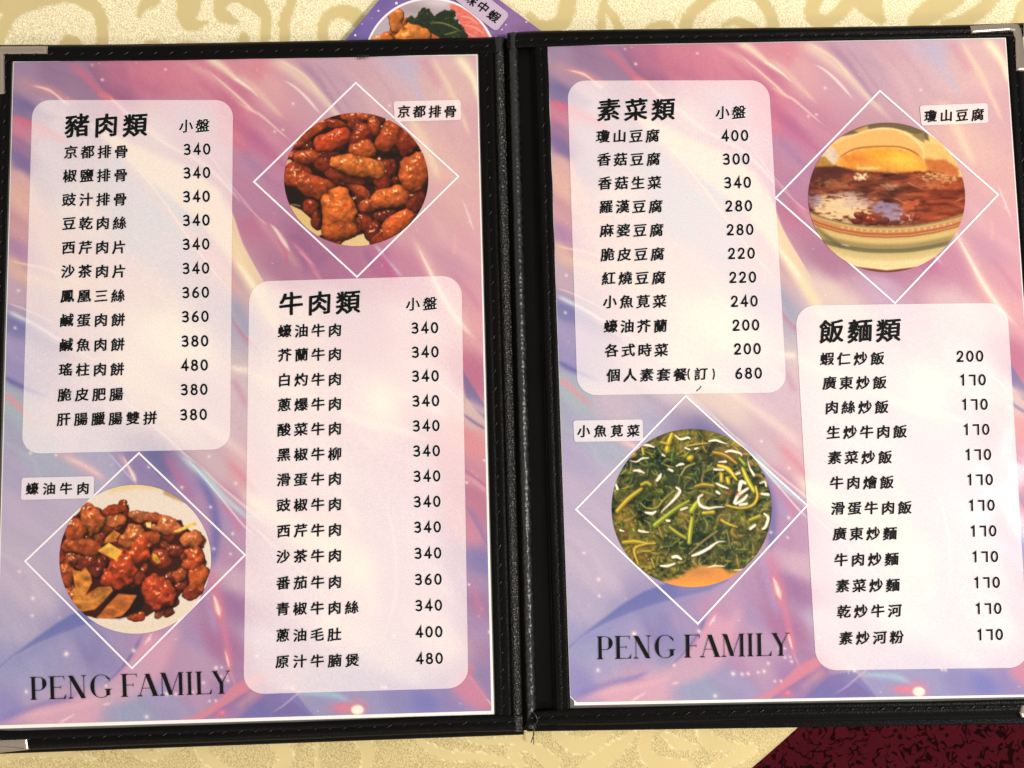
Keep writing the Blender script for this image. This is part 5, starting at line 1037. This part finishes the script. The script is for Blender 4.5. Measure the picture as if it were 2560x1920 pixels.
# spine: sunk hinge cloth with two padded rolls
def spine_surface(name, cols_top, cols_bot, mat, y0, y1, n=120, jag=0, seed=0, parent=FOLD, side='L'):
    r = np.random.default_rng(seed); k = len(cols_top); t = np.linspace(0, 1, n); V = []
    yy0, yy1 = y0, y1
    for c_ in range(k):
        xt, zt = cols_top[c_]; xb, zb = cols_bot[c_]
        x = xt + (xb - xt) * t; y = yy0 + (yy1 - yy0) * t; z = zt + (zb - zt) * t
        if jag and c_ >= k - 3: x = x + np.abs(np.sin(np.arange(n) * 1.25 + r.normal(0, .3, n))) * jag * (c_ - k + 4) / 3 + r.normal(0, .4, n)
        z = z + r.normal(0, .00006, n) * (1 if jag else .4)
        w_ = {'L': 0.0, 'R': 1.0}.get(side, c_ / (k - 1.0)); V.append(U('L', x, y, z) * (1 - w_) + U('R', x, y, z) * w_)
    V = np.stack(V, 1).reshape(-1, 3)
    return link(name, mesh_from(V, grid_faces(k, n), smoothf=True, parent=FOLD), mat, parent)
def half(x0, x1, h, b=-.0010, n=9): return [(x0 + (x1 - x0) * (1 - math.cos(a)) / 2, b + (h - b) * math.sin(a)) for a in np.linspace(0, math.pi, n)]
hinge = spine_surface('spine_hinge', [(1228, -.0012), (1236, -.0018), (1264, -.0026), (1272, -.0026), (1296, -.0020), (1312, -.0026), (1326, -.0014), (1340, -.0006)],
                      [(1275, -.0012), (1283, -.0018), (1307, -.0026), (1315, -.0026), (1343, -.0020), (1362, -.0026), (1378, -.0014), (1392, -.0006)], M_BOARD, 96, 1826, side='mix')
r1 = spine_surface('spine_roll', half(1235.5, 1261, .0018), half(1282.5, 1305, .0018), M_WORN, 122, 1792, 220, seed=3)
r1['label'] = 'left spine roll with rubbed sparkling leatherette'
r2 = spine_surface('spine_roll', half(1271, 1291, .0012), half(1315, 1339, .0012), M_ROLL, 100, 1822, 200, jag=4.0, seed=5, side='R')
r2['label'] = 'right spine roll with ragged stitched edge'
spine_surface('spine_cap', half(1233.5, 1262, .0023), half(1235, 1263, .0022), M_ROLL, 92, 130, 8, seed=6)
spine_surface('spine_cap', half(1270, 1294, .0018), half(1272, 1292, .0017), M_ROLL, 82, 122, 8, seed=7, side='R')
spine_surface('spine_cap', half(1281, 1308, .0022), half(1283, 1306, .0016), M_WORN, 1790, 1829, 8, seed=8)
def tube(name, pts3, r, mat, parent, seg=6):
    V = []; Fc = []; P = [np.array(p, float) for p in pts3]
    for i, p in enumerate(P):
        d = P[min(i + 1, len(P) - 1)] - P[max(i - 1, 0)]; d /= np.linalg.norm(d) + 1e-12; a = np.cross(d, [0, 0, 1.0]); a /= np.linalg.norm(a) + 1e-9; b = np.cross(d, a)
        for k in range(seg): V.append(p + (a * math.cos(k * 2 * math.pi / seg) + b * math.sin(k * 2 * math.pi / seg)) * r)
    for i in range(len(P) - 1):
        for k in range(seg): Fc.append([i * seg + k, i * seg + (k + 1) % seg, (i + 1) * seg + (k + 1) % seg, (i + 1) * seg + k])
    return link(name, mesh_from(np.array(V), Fc, smoothf=True, parent=parent), mat, parent)
for pts in [[(1336, 1805, .001), (1334, 1822, -.001), (1335, 1834, -.004), (1331, 1846, -.0045), (1328, 1857, -.005)], [(1337, 1808, .001), (1336, 1824, -.001), (1333, 1836, -.004), (1334, 1850, -.0045), (1334.5, 1861, -.005)], [(1332, 1780, .0012), (1340, 1790, .0016), (1343, 1803, .0014), (1333, 1815, .001)],
            [(1288, 180, .0012), (1282, 190, .0016), (1273, 192, .0014), (1268, 200, -.0005)]]:
    C3 = [U('L', x, y, z) for x, y, z in pts]; tube('loose_thread', catmull(C3, 5), .00022, M_THREAD, FOLD)
fr = []
for k in range(16):
    x = 893 + k * 1.9 + random.uniform(-1, 1); y = 139; L = random.uniform(3, 9) * (1.3 if k < 9 else .7)
    tube('frayed_edge' if k == 0 else 'frayed_edge', [U('L', x, y - 2, .0012), U('L', x + 1, y + L * .5, .0012), U('L', x + random.uniform(-1, 4), y + L, .0009)], .00012, M_THREAD, FOLD, 4)

# ------------------------------------------------------------------ purple flyer under the folder
def TP(x, y, z=0.0): return U('T', x, y, z)
fc = TP(1076, 158); FLY = empty('flyer', tuple(fc), 'purple prawn dish flyer with round food photo poking out from under the folder top', 'flyer'); ORG[FLY.name] = fc
apex = np.array([1064.5, -137.0]); ul = np.array([-.647, .762]); ur = np.array([.803, .596])
q = [apex, apex + ur * 640, apex + ur * 640 + ul * 470, apex + ul * 470]
gx, gy = round_quad_grid(q, 14, 120, 90)
fl_img = np.zeros(gx.shape + (3,)); tt = np.clip((gx - 880) / 480, 0, 1)[..., None]
fl_img[:] = np.array([118, 98, 172]) * (1 - tt) + np.array([150, 112, 166]) * tt
fl_img += (fbm(gx / 40, gy / 40, 77) - .5)[..., None] * 20
P = U('T', gx, gy, .0009); link('flyer_card', mesh_from(P.reshape(-1, 3), grid_faces(120, 90), cols=ink(fl_img).reshape(-1, 3), parent=FLY), M_PRINT, FLY)
for x, y, r_ in [(991, 8, 5), (946, 27, 3.5), (1265, 62, 2.6), (1255, 74, 2.6), (1316, 55, 3), (888, 88, 4), (1240, 92, 3), (905, 60, 1.8), (960, 50, 1.6), (1290, 80, 1.8), (930, 45, 1.4)]:
    a = [(x + r_ * math.cos(t) * (1 if k % 2 else .45), y + r_ * math.sin(t) * (1 if k % 2 else .45)) for k, t in enumerate(np.linspace(0, 2 * math.pi, 8, endpoint=False))]
    a = np.array(a); link('printed_star', mesh_from(U('T', a[:, 0], a[:, 1], .00105), [list(range(8))[::-1]], parent=FLY), M_WHITE, FLY)
gx, gy = ellipse_grid(1076, 157, 167, 163, 90); link('photo_ring', mesh_from(U('T', gx, gy, .0011).reshape(-1, 3), grid_faces(90, 90), parent=FLY), M_WHITE, FLY)
c = Canvas(900, -20, 1250, 330, 300, 300, (196, 178, 188))
c.poly([(900, 60), (980, 0), (990, 60), (950, 120)], (190, 176, 190), 1, 8); c.blob(1050, 20, 70, 20, (160, 140, 150), .7); c.blob(1100, 5, 60, 18, (225, 215, 225), .8)
c.poly([(1118, 12), (1160, 8), (1200, 50), (1235, 95), (1240, 150), (1165, 120), (1150, 60), (1135, 30)], (236, 118, 106), 1, 4, warp=5, wf=10)
c.img += (fbm(c.X / 10, c.Y / 7, 9) - .5)[..., None] * np.array([30, 50, 50]) * ((c.X > 1120) & (c.X < 1240))[..., None]
for p in [[(1150, 60), (1190, 70), (1215, 92)], [(1145, 40), (1175, 45), (1200, 66)], [(1160, 80), (1185, 92), (1200, 110)]]: c.stroke(p, [1, 2.5, 1], (250, 180, 170), .8)
c.poly([(1206, 50), (1232, 86), (1240, 110), (1222, 96)], (222, 206, 190), .9, 3)
c.poly([(1010, 48), (1030, 40), (1040, 46), (1046, 30), (1058, 18), (1070, 24), (1086, 42), (1100, 30), (1118, 25), (1138, 30), (1136, 44), (1150, 58), (1158, 74), (1170, 90), (1180, 130), (1000, 140), (1005, 70)], (38, 50, 34), 1, 2, warp=7, wf=8)
for k in range(170):
    x, y = R_.uniform(1010, 1165), R_.uniform(22, 110)
    if c.sample(np.array([x]), np.array([y]))[0][0] < 80: c.blob(x, y, R_.uniform(1.5, 4), R_.uniform(1.5, 4), R_.choice([(20, 28, 20), (56, 72, 46), (30, 44, 28), (80, 92, 62)]), .8)
c.stroke([(1070, 58), (1100, 57), (1130, 66), (1160, 84)], [1.5, 2, 2, 1], (130, 136, 66), .95); c.stroke([(1106, 88), (1130, 82), (1150, 76)], [1.5, 2, 1], (136, 134, 70), .9)
OG = (206, 116, 44)
c.food([(990, 45, 17, 32, -10, OG, 1.6), (1000, 75, 20, 26, 0, (186, 96, 36), 1.2), (1038, 92, 42, 26, 12, (210, 122, 46), 1.8), (980, 95, 28, 14, 0, (196, 100, 40), 1), (1075, 100, 24, 14, 20, (206, 106, 46), 1.3), (950, 98, 26, 10, -10, (200, 130, 90), .9)], seed=31, rough=.5, wf=14, bump=.35, glint=.5)
c.img = np.clip(c.img, 0, 255)
gx, gy = ellipse_grid(1076, 157, 161.5, 157.5, 230); link('dish_photo', mesh_from(U('T', gx, gy, .00125).reshape(-1, 3), grid_faces(230, 230), cols=ink(c.sample(gx, gy)).reshape(-1, 3), parent=FLY), M_PRINT, FLY)
uu_ = np.array([.785, .62]); vv_ = np.array([-.62, .785]); cs = np.array([1235.0, 40.0])
q = [cs - uu_ * 150 - vv_ * 28, cs + uu_ * 29 - vv_ * 28, cs + uu_ * 29 + vv_ * 28, cs - uu_ * 150 + vv_ * 28]
gx, gy = round_quad_grid(q, 12, 30, 40); link('caption_label', mesh_from(U('T', gx, gy, .0014).reshape(-1, 3), grid_faces(30, gx.shape[0]), cols=np.tile(ink((206, 186, 214)), (gx.size, 1)), parent=FLY), M_PRINT, FLY)
I = Ink()
for ch, (x, y) in zip('味中蝦', [(1179, 0), (1208, 17.6), (1235, 40)]):
    V, Fc = glyph(ch, 0); Q = np.array([x, y]) + V[:, :1] * 30 * uu_ + V[:, 1:] * 30 * (-vv_)
    for k, (bx, by) in enumerate([(0, 0), (.6, .3), (-.6, -.3), (-.3, .6), (.3, -.6)]): I.add(U('T', Q[:, 0] + bx, Q[:, 1] + by, .00155 + k * .00001), Fc, 0)
I.build('caption', FLY)

# ------------------------------------------------------------------ tablecloth over the round table
e1 = TP(1957, 1818.6); e2 = TP(1882, 1879); e3 = TP(1844, 1917)
pm = TP(1905, 1860); tg = (e3 - e1)[:2]; tg /= np.linalg.norm(tg); nrm = np.array([-tg[1], tg[0]]); nrm *= np.sign(nrm.dot([1, -1]))
RT = .60; cen = pm[:2] - nrm * RT
xs = np.concatenate([np.linspace(-1.05, -.33, 80), np.linspace(-.325, .36, 700), np.linspace(.365, 1.0, 80)])
ys = np.concatenate([np.linspace(-.95, -.245, 85), np.linspace(-.242, -.128, 140), np.linspace(-.125, .125, 50), np.linspace(.128, .30, 175), np.linspace(.305, 1.1, 85)])
GX, GY = np.meshgrid(xs, ys)
# pattern, painted on the cloth as photo-measured scrolls and free ones further out
pxc = Canvas(-60, -60, 2640, 140, 1350, 100, (0, 0, 0))
def scr(cn, s, ox, oy, pts, w): cn.stroke([(ox + x / s, oy + y / s) for x, y in pts], [k_ / s for k_ in w], (255, 255, 255), 1, mode='hard')
for pts, w in [([(-60, -30), (60, -20), (160, -20)], [90, 80, 40]), ([(-60, 260), (-20, 190), (30, 95), (110, 30), (230, -5), (400, -30), (540, 10), (600, 80), (618, 180), (612, 300)], [60, 50, 42, 40, 36, 36, 40, 40, 38, 40]), ([(410, 290), (415, 260), (430, 300)], [70, 62, 80]),
        ([(838, 92), (850, 50), (880, 10), (930, -30)], [8, 26, 40, 50]), ([(1150, -60), (1150, 0), (1140, 80), (1180, 140), (1265, 128)], [80, 76, 66, 46, 12]), ([(1450, 125), (1400, 110), (1350, 70), (1350, 0), (1430, -50), (1540, -10), (1610, 60), (1630, 130), (1615, 290)], [14, 36, 44, 44, 52, 60, 40, 34, 32]),
        ([(1495, 280), (1490, 215)], [44, 30]), ([(1800, -40), (1770, 40), (1740, 120), (1742, 290)], [30, 34, 36, 36]), ([(1990, 290), (1975, 190), (1990, 110), (2070, 50), (2160, 70), (2240, 150)], [30, 34, 36, 40, 52, 50]), ([(850, 275), (920, 258), (1000, 278)], [12, 22, 12]), ([(1080, 270), (1150, 262), (1230, 275)], [16, 22, 10])]:
    scr(pxc, 2.458, 0, 0, pts, w)
for pts, w in [([(40, 50), (70, 90), (130, 110), (190, 70), (220, -40)], [14, 26, 34, 38, 42]), ([(375, -30), (362, 50), (350, 150)], [18, 22, 20]), ([(372, 0), (410, 60), (450, 150)], [10, 20, 22]), ([(550, 130), (590, 105), (650, 100), (675, 150)], [18, 20, 22, 22]), ([(735, 150), (735, 80), (780, 20), (850, -30)], [30, 30, 28, 26]),
        ([(1040, -40), (1090, 30), (1112, 90), (1110, 150)], [26, 28, 28, 28]), ([(890, 105), (960, 85), (1045, 130)], [10, 20, 24]), ([(1300, -10), (1285, 50), (1330, 85), (1400, 55), (1460, -20)], [36, 34, 32, 32, 36]), ([(1500, -20), (1545, 30), (1600, 75)], [40, 34, 18]), ([(1560, -30), (1580, 30), (1610, 70)], [40, 34, 10]),
        ([(1750, 120), (1770, 70), (1830, 25), (1920, -30)], [40, 50, 52, 50]), ([(1870, 85), (1940, 85), (2020, 45), (2100, -30)], [14, 30, 34, 30]), ([(2180, 120), (2230, 20)], [30, 40]), ([(1000, 130), (900, 150)], [20, 20])]:
    scr(pxc, 1.7556, 1300, 0, pts, w)
pbc = Canvas(-60, 1780, 2640, 2020, 1350, 120, (0, 0, 0))
for pts, w in [([(-40, 240), (60, 195), (250, 190), (400, 215)], [20, 26, 30, 12]), ([(540, 165), (640, 200), (760, 160)], [30, 36, 20]), ([(860, 150), (880, 200), (960, 260)], [50, 46, 40]), ([(1190, 130), (1230, 200), (1200, 260)], [56, 54, 50]), ([(1360, 120), (1370, 250)], [18, 22]), ([(1550, 110), (1590, 180), (1580, 260)], [60, 50, 40]), ([(1800, 110), (1830, 150), (1930, 200), (2060, 205), (2200, 230)], [20, 30, 40, 34, 30]), ([(2000, 120), (2100, 140), (2300, 120)], [14, 26, 30])]:
    scr(pbc, 1.728, 0, 1780, pts, [k_ * .6 for k_ in w])
for pts, w in [([(40, 380), (0, 320), (80, 300), (180, 370)], [40, 40, 40, 60]), ([(200, 240), (270, 290), (360, 280), (420, 220)], [40, 60, 60, 50]), ([(330, 400), (460, 300), (560, 220)], [70, 60, 10]), ([(590, 220), (580, 320), (640, 370), (760, 390)], [46, 50, 60, 60]), ([(660, 240), (720, 280), (800, 300)], [20, 50, 20]), ([(830, 230), (870, 280), (1000, 300)], [50, 60, 20]), ([(880, 390), (960, 350), (1040, 310)], [40, 50, 50])]:
    scr(pbc, 1.728, 1280, 1700, pts, [k_ * .6 for k_ in w])
# photo position of each cloth vertex (projection of the flat table)
Wp = np.stack([GX, GY, np.zeros_like(GX)], -1) - CAM; Cc_ = Wp @ RW; PX = Cc_[..., 0] / Cc_[..., 2] * F + 1280; PY = Cc_[..., 1] / Cc_[..., 2] * F + 960
free = Canvas(-1.1, -1.0, 1.1, 1.15, 500, 500, (0, 0, 0)); R2 = random.Random(3)
for k in range(230):
    x, y = R2.uniform(-1.05, 1.05), R2.uniform(-1, 1.1); a = R2.uniform(0, 6.28); sg = R2.choice([-1, 1]); rr = R2.uniform(.02, .045)
    pts = [(x + rr * (1 - t * .16) * math.cos(a + sg * t * .8), y + rr * (1 - t * .16) * math.sin(a + sg * t * .8)) for t in range(6)]
    free.stroke(pts, [.005, .012, .012, .009, .004], (255, 255, 255), 1, mode='hard', n=3)
mk = free.sample(GX, GY)[..., 0] / 255
inT = (PY < 138) & (PY > -58) & (PX > -58) & (PX < 2638); inB = (PY > 1782) & (PY < 2018) & (PX > -58) & (PX < 2638)
jx = (vnoise(GX * 900, GY * 900, 5) - .5) * 6; jy = (vnoise(GX * 900, GY * 900, 6) - .5) * 6
mk = np.where(inT, pxc.sample(PX + jx, PY + jy)[..., 0] / 255, mk); mk = np.where(inB, pbc.sample(PX + jx, PY + jy)[..., 0] / 255, mk)
front = smooth(-.05, -.13, GY)      # mask towards the viewer for satin sheen painted into the colour: second channel
dx = GX - cen[0]; dy = GY - cen[1]; rr = np.sqrt(dx ** 2 + dy ** 2); s_ = rr - RT; th = np.arctan2(dy, dx)
br = .010
ang = np.clip(s_ / br, 0, math.pi / 2); over = np.maximum(s_ - br * math.pi / 2, 0)
rad = np.where(s_ > 0, RT + br * np.sin(ang), rr); z = np.where(s_ > 0, -br * (1 - np.cos(ang)) - over, 0)
rad = rad + np.where(over > 0, np.minimum(over, .25) * (.10 + .22 * np.sin(th * 26)), 0)
z = np.maximum(z, -.60)
wr = (fbm(GX * 17 + 5, GY * 17 + 5, 15, 3) - .5) * .0042 + np.exp(-((GY + .225 + .35 * (GX + .12)) / .012) ** 2) * .0016
z = z + wr * smooth(.1, -.02, s_) - .0022
V = np.stack([cen[0] + rad * np.cos(th), cen[1] + rad * np.sin(th), z], -1).reshape(-1, 3)
cl = np.stack([mk, front, np.clip(mk * (1 - mk) * 4, 0, 1) * (front * .8 + .2) * smooth(.35, .6, vnoise(GX * 1600, GY * 1600, 12))], -1).reshape(-1, 3)
ORG['x'] = (cen[0], cen[1], 0)
me = mesh_from(V - np.array([cen[0], cen[1], 0]), grid_faces(len(xs), len(ys))[:, ::-1].copy(), smoothf=True, cols=cl)
M_CLOTH, t, b = new_mat('gold_damask')
a = nd(t, 'ShaderNodeAttribute', attribute_name='print'); sp = nd(t, 'ShaderNodeSeparateColor'); t.links.new(a.outputs['Color'], sp.inputs[0])
tc = nd(t, 'ShaderNodeTexCoord')
mp = nd(t, 'ShaderNodeMapping'); mp.inputs['Rotation'].default_value = (0, 0, .6); mp.inputs['Scale'].default_value = (1, .85, 1); t.links.new(tc.outputs['Object'], mp.inputs['Vector'])
g = nd(t, 'ShaderNodeTexNoise'); g.inputs['Scale'].default_value = 1700; g.inputs['Detail'].default_value = 3; t.links.new(mp.outputs[0], g.inputs['Vector'])
gr = nd(t, 'ShaderNodeMapRange'); gr.inputs['From Min'].default_value = .36; gr.inputs['From Max'].default_value = .62; t.links.new(g.outputs['Fac'], gr.inputs['Value'])
ground = nd(t, 'ShaderNodeMixRGB'); ground.inputs[1].default_value = (.64, .52, .27, 1); ground.inputs[2].default_value = (.97, .91, .62, 1); t.links.new(gr.outputs[0], ground.inputs[0])
wv = nd(t, 'ShaderNodeTexWave'); wv.inputs['Scale'].default_value = 420; wv.inputs['Distortion'].default_value = 2.0; wv.inputs['Detail'].default_value = 2
mp2 = nd(t, 'ShaderNodeMapping'); mp2.inputs['Rotation'].default_value = (0, 0, -.9); t.links.new(tc.outputs['Object'], mp2.inputs['Vector']); t.links.new(mp2.outputs[0], wv.inputs['Vector'])
scroll = nd(t, 'ShaderNodeMixRGB'); scroll.inputs[1].default_value = (.56, .445, .19, 1); scroll.inputs[2].default_value = (.64, .52, .24, 1); t.links.new(wv.outputs['Fac'], scroll.inputs[0])
# darker ground nearer the viewer: the satin's weaker sheen put into the colour
g2 = nd(t, 'ShaderNodeMixRGB'); g2.inputs[1].default_value = (.40, .31, .12, 1); g2.inputs[2].default_value = (.66, .54, .25, 1); t.links.new(gr.outputs[0], g2.inputs[0])
gm = nd(t, 'ShaderNodeMixRGB'); t.links.new(sp.outputs[1], gm.inputs[0]); t.links.new(ground.outputs[0], gm.inputs[1]); t.links.new(g2.outputs[0], gm.inputs[2])
mx = nd(t, 'ShaderNodeMixRGB'); t.links.new(sp.outputs[0], mx.inputs[0]); t.links.new(gm.outputs[0], mx.inputs[1]); t.links.new(scroll.outputs[0], mx.inputs[2])
ed = nd(t, 'ShaderNodeMath', operation='MULTIPLY'); t.links.new(sp.outputs[2], ed.inputs[0]); ed.inputs[1].default_value = .75
me_ = nd(t, 'ShaderNodeMixRGB'); t.links.new(ed.outputs[0], me_.inputs[0]); t.links.new(mx.outputs[0], me_.inputs[1]); me_.inputs[2].default_value = (.86, .76, .46, 1)
t.links.new(me_.outputs[0], b.inputs['Base Color']); b.inputs['Roughness'].default_value = .42; b.inputs['Specular IOR Level'].default_value = .35
b.inputs['Sheen Weight'].default_value = .25
inv = nd(t, 'ShaderNodeMath', operation='SUBTRACT'); inv.inputs[0].default_value = 1.0; t.links.new(sp.outputs[0], inv.inputs[1])
ml = nd(t, 'ShaderNodeMath', operation='MULTIPLY'); t.links.new(inv.outputs[0], ml.inputs[0]); t.links.new(g.outputs['Fac'], ml.inputs[1])
a2 = nd(t, 'ShaderNodeMath', operation='MULTIPLY_ADD'); t.links.new(wv.outputs['Fac'], a2.inputs[0]); a2.inputs[1].default_value = .12; t.links.new(ml.outputs[0], a2.inputs[2])
bp = nd(t, 'ShaderNodeBump'); bp.inputs['Strength'].default_value = .7; bp.inputs['Distance'].default_value = .0004; t.links.new(a2.outputs[0], bp.inputs['Height']); t.links.new(bp.outputs['Normal'], b.inputs['Normal'])
cloth = link('tablecloth', me, M_CLOTH); cloth.location = (cen[0], cen[1], 0)
cloth['label'] = 'gold damask tablecloth with scroll pattern under the menu folder'; cloth['category'] = 'tablecloth'

# ------------------------------------------------------------------ carpet
M_CARPET, t, b = new_mat('red_carpet')
tc = nd(t, 'ShaderNodeTexCoord'); n0 = nd(t, 'ShaderNodeTexNoise'); n0.inputs['Scale'].default_value = 70; n0.inputs['Detail'].default_value = .6; n0.inputs['Distortion'].default_value = 1.0
t.links.new(tc.outputs['Object'], n0.inputs['Vector'])
sb = nd(t, 'ShaderNodeMath', operation='SUBTRACT'); t.links.new(n0.outputs['Fac'], sb.inputs[0]); sb.inputs[1].default_value = .5
ab = nd(t, 'ShaderNodeMath', operation='ABSOLUTE'); t.links.new(sb.outputs[0], ab.inputs[0])
mr0 = nd(t, 'ShaderNodeMapRange'); mr0.inputs['From Min'].default_value = .085; mr0.inputs['From Max'].default_value = .040; t.links.new(ab.outputs[0], mr0.inputs['Value'])
nb_ = nd(t, 'ShaderNodeTexNoise'); nb_.inputs['Scale'].default_value = 120; nb_.inputs['Detail'].default_value = 0; t.links.new(tc.outputs['Object'], nb_.inputs['Vector'])
mr1 = nd(t, 'ShaderNodeMapRange'); mr1.inputs['From Min'].default_value = .38; mr1.inputs['From Max'].default_value = .48; t.links.new(nb_.outputs['Fac'], mr1.inputs['Value'])
mr = nd(t, 'ShaderNodeMath', operation='MULTIPLY'); t.links.new(mr0.outputs[0], mr.inputs[0]); t.links.new(mr1.outputs[0], mr.inputs[1])
n3 = nd(t, 'ShaderNodeTexNoise'); n3.inputs['Scale'].default_value = 25; n3.inputs['Detail'].default_value = 3; t.links.new(tc.outputs['Object'], n3.inputs['Vector'])
c1 = nd(t, 'ShaderNodeMixRGB'); c1.inputs[1].default_value = (.055, .004, .008, 1); c1.inputs[2].default_value = (.085, .0065, .013, 1); t.links.new(n3.outputs['Fac'], c1.inputs[0])
c2 = nd(t, 'ShaderNodeMixRGB'); t.links.new(mr.outputs[0], c2.inputs[0]); t.links.new(c1.outputs[0], c2.inputs[1]); c2.inputs[2].default_value = (.012, .001, .002, 1)
t.links.new(c2.outputs[0], b.inputs['Base Color']); b.inputs['Roughness'].default_value = .95; b.inputs['Specular IOR Level'].default_value = .05
n4 = nd(t, 'ShaderNodeTexNoise'); n4.inputs['Scale'].default_value = 700; t.links.new(tc.outputs['Object'], n4.inputs['Vector'])
bp = nd(t, 'ShaderNodeBump'); bp.inputs['Strength'].default_value = .8; bp.inputs['Distance'].default_value = .002; t.links.new(n4.outputs['Fac'], bp.inputs['Height']); t.links.new(bp.outputs['Normal'], b.inputs['Normal'])
k = 40; gxx, gyy = np.meshgrid(np.linspace(-3, 3, k), np.linspace(-3, 3, k)); V = np.stack([gxx, gyy, np.full_like(gxx, -.72)], -1).reshape(-1, 3)
fl_o = link('floor', mesh_from(V, grid_faces(k, k)[:, ::-1].copy()), M_CARPET); fl_o['kind'] = 'structure'; fl_o['label'] = 'dark red patterned carpet'

print('objects', len(COL.objects), 'tris', sum(sum(len(p.vertices) - 2 for p in o.data.polygons) for o in COL.objects if o.type == 'MESH' and len(o.data.polygons) < 2000) + sum(len(o.data.polygons) * 2 for o in COL.objects if o.type == 'MESH' and len(o.data.polygons) >= 2000))
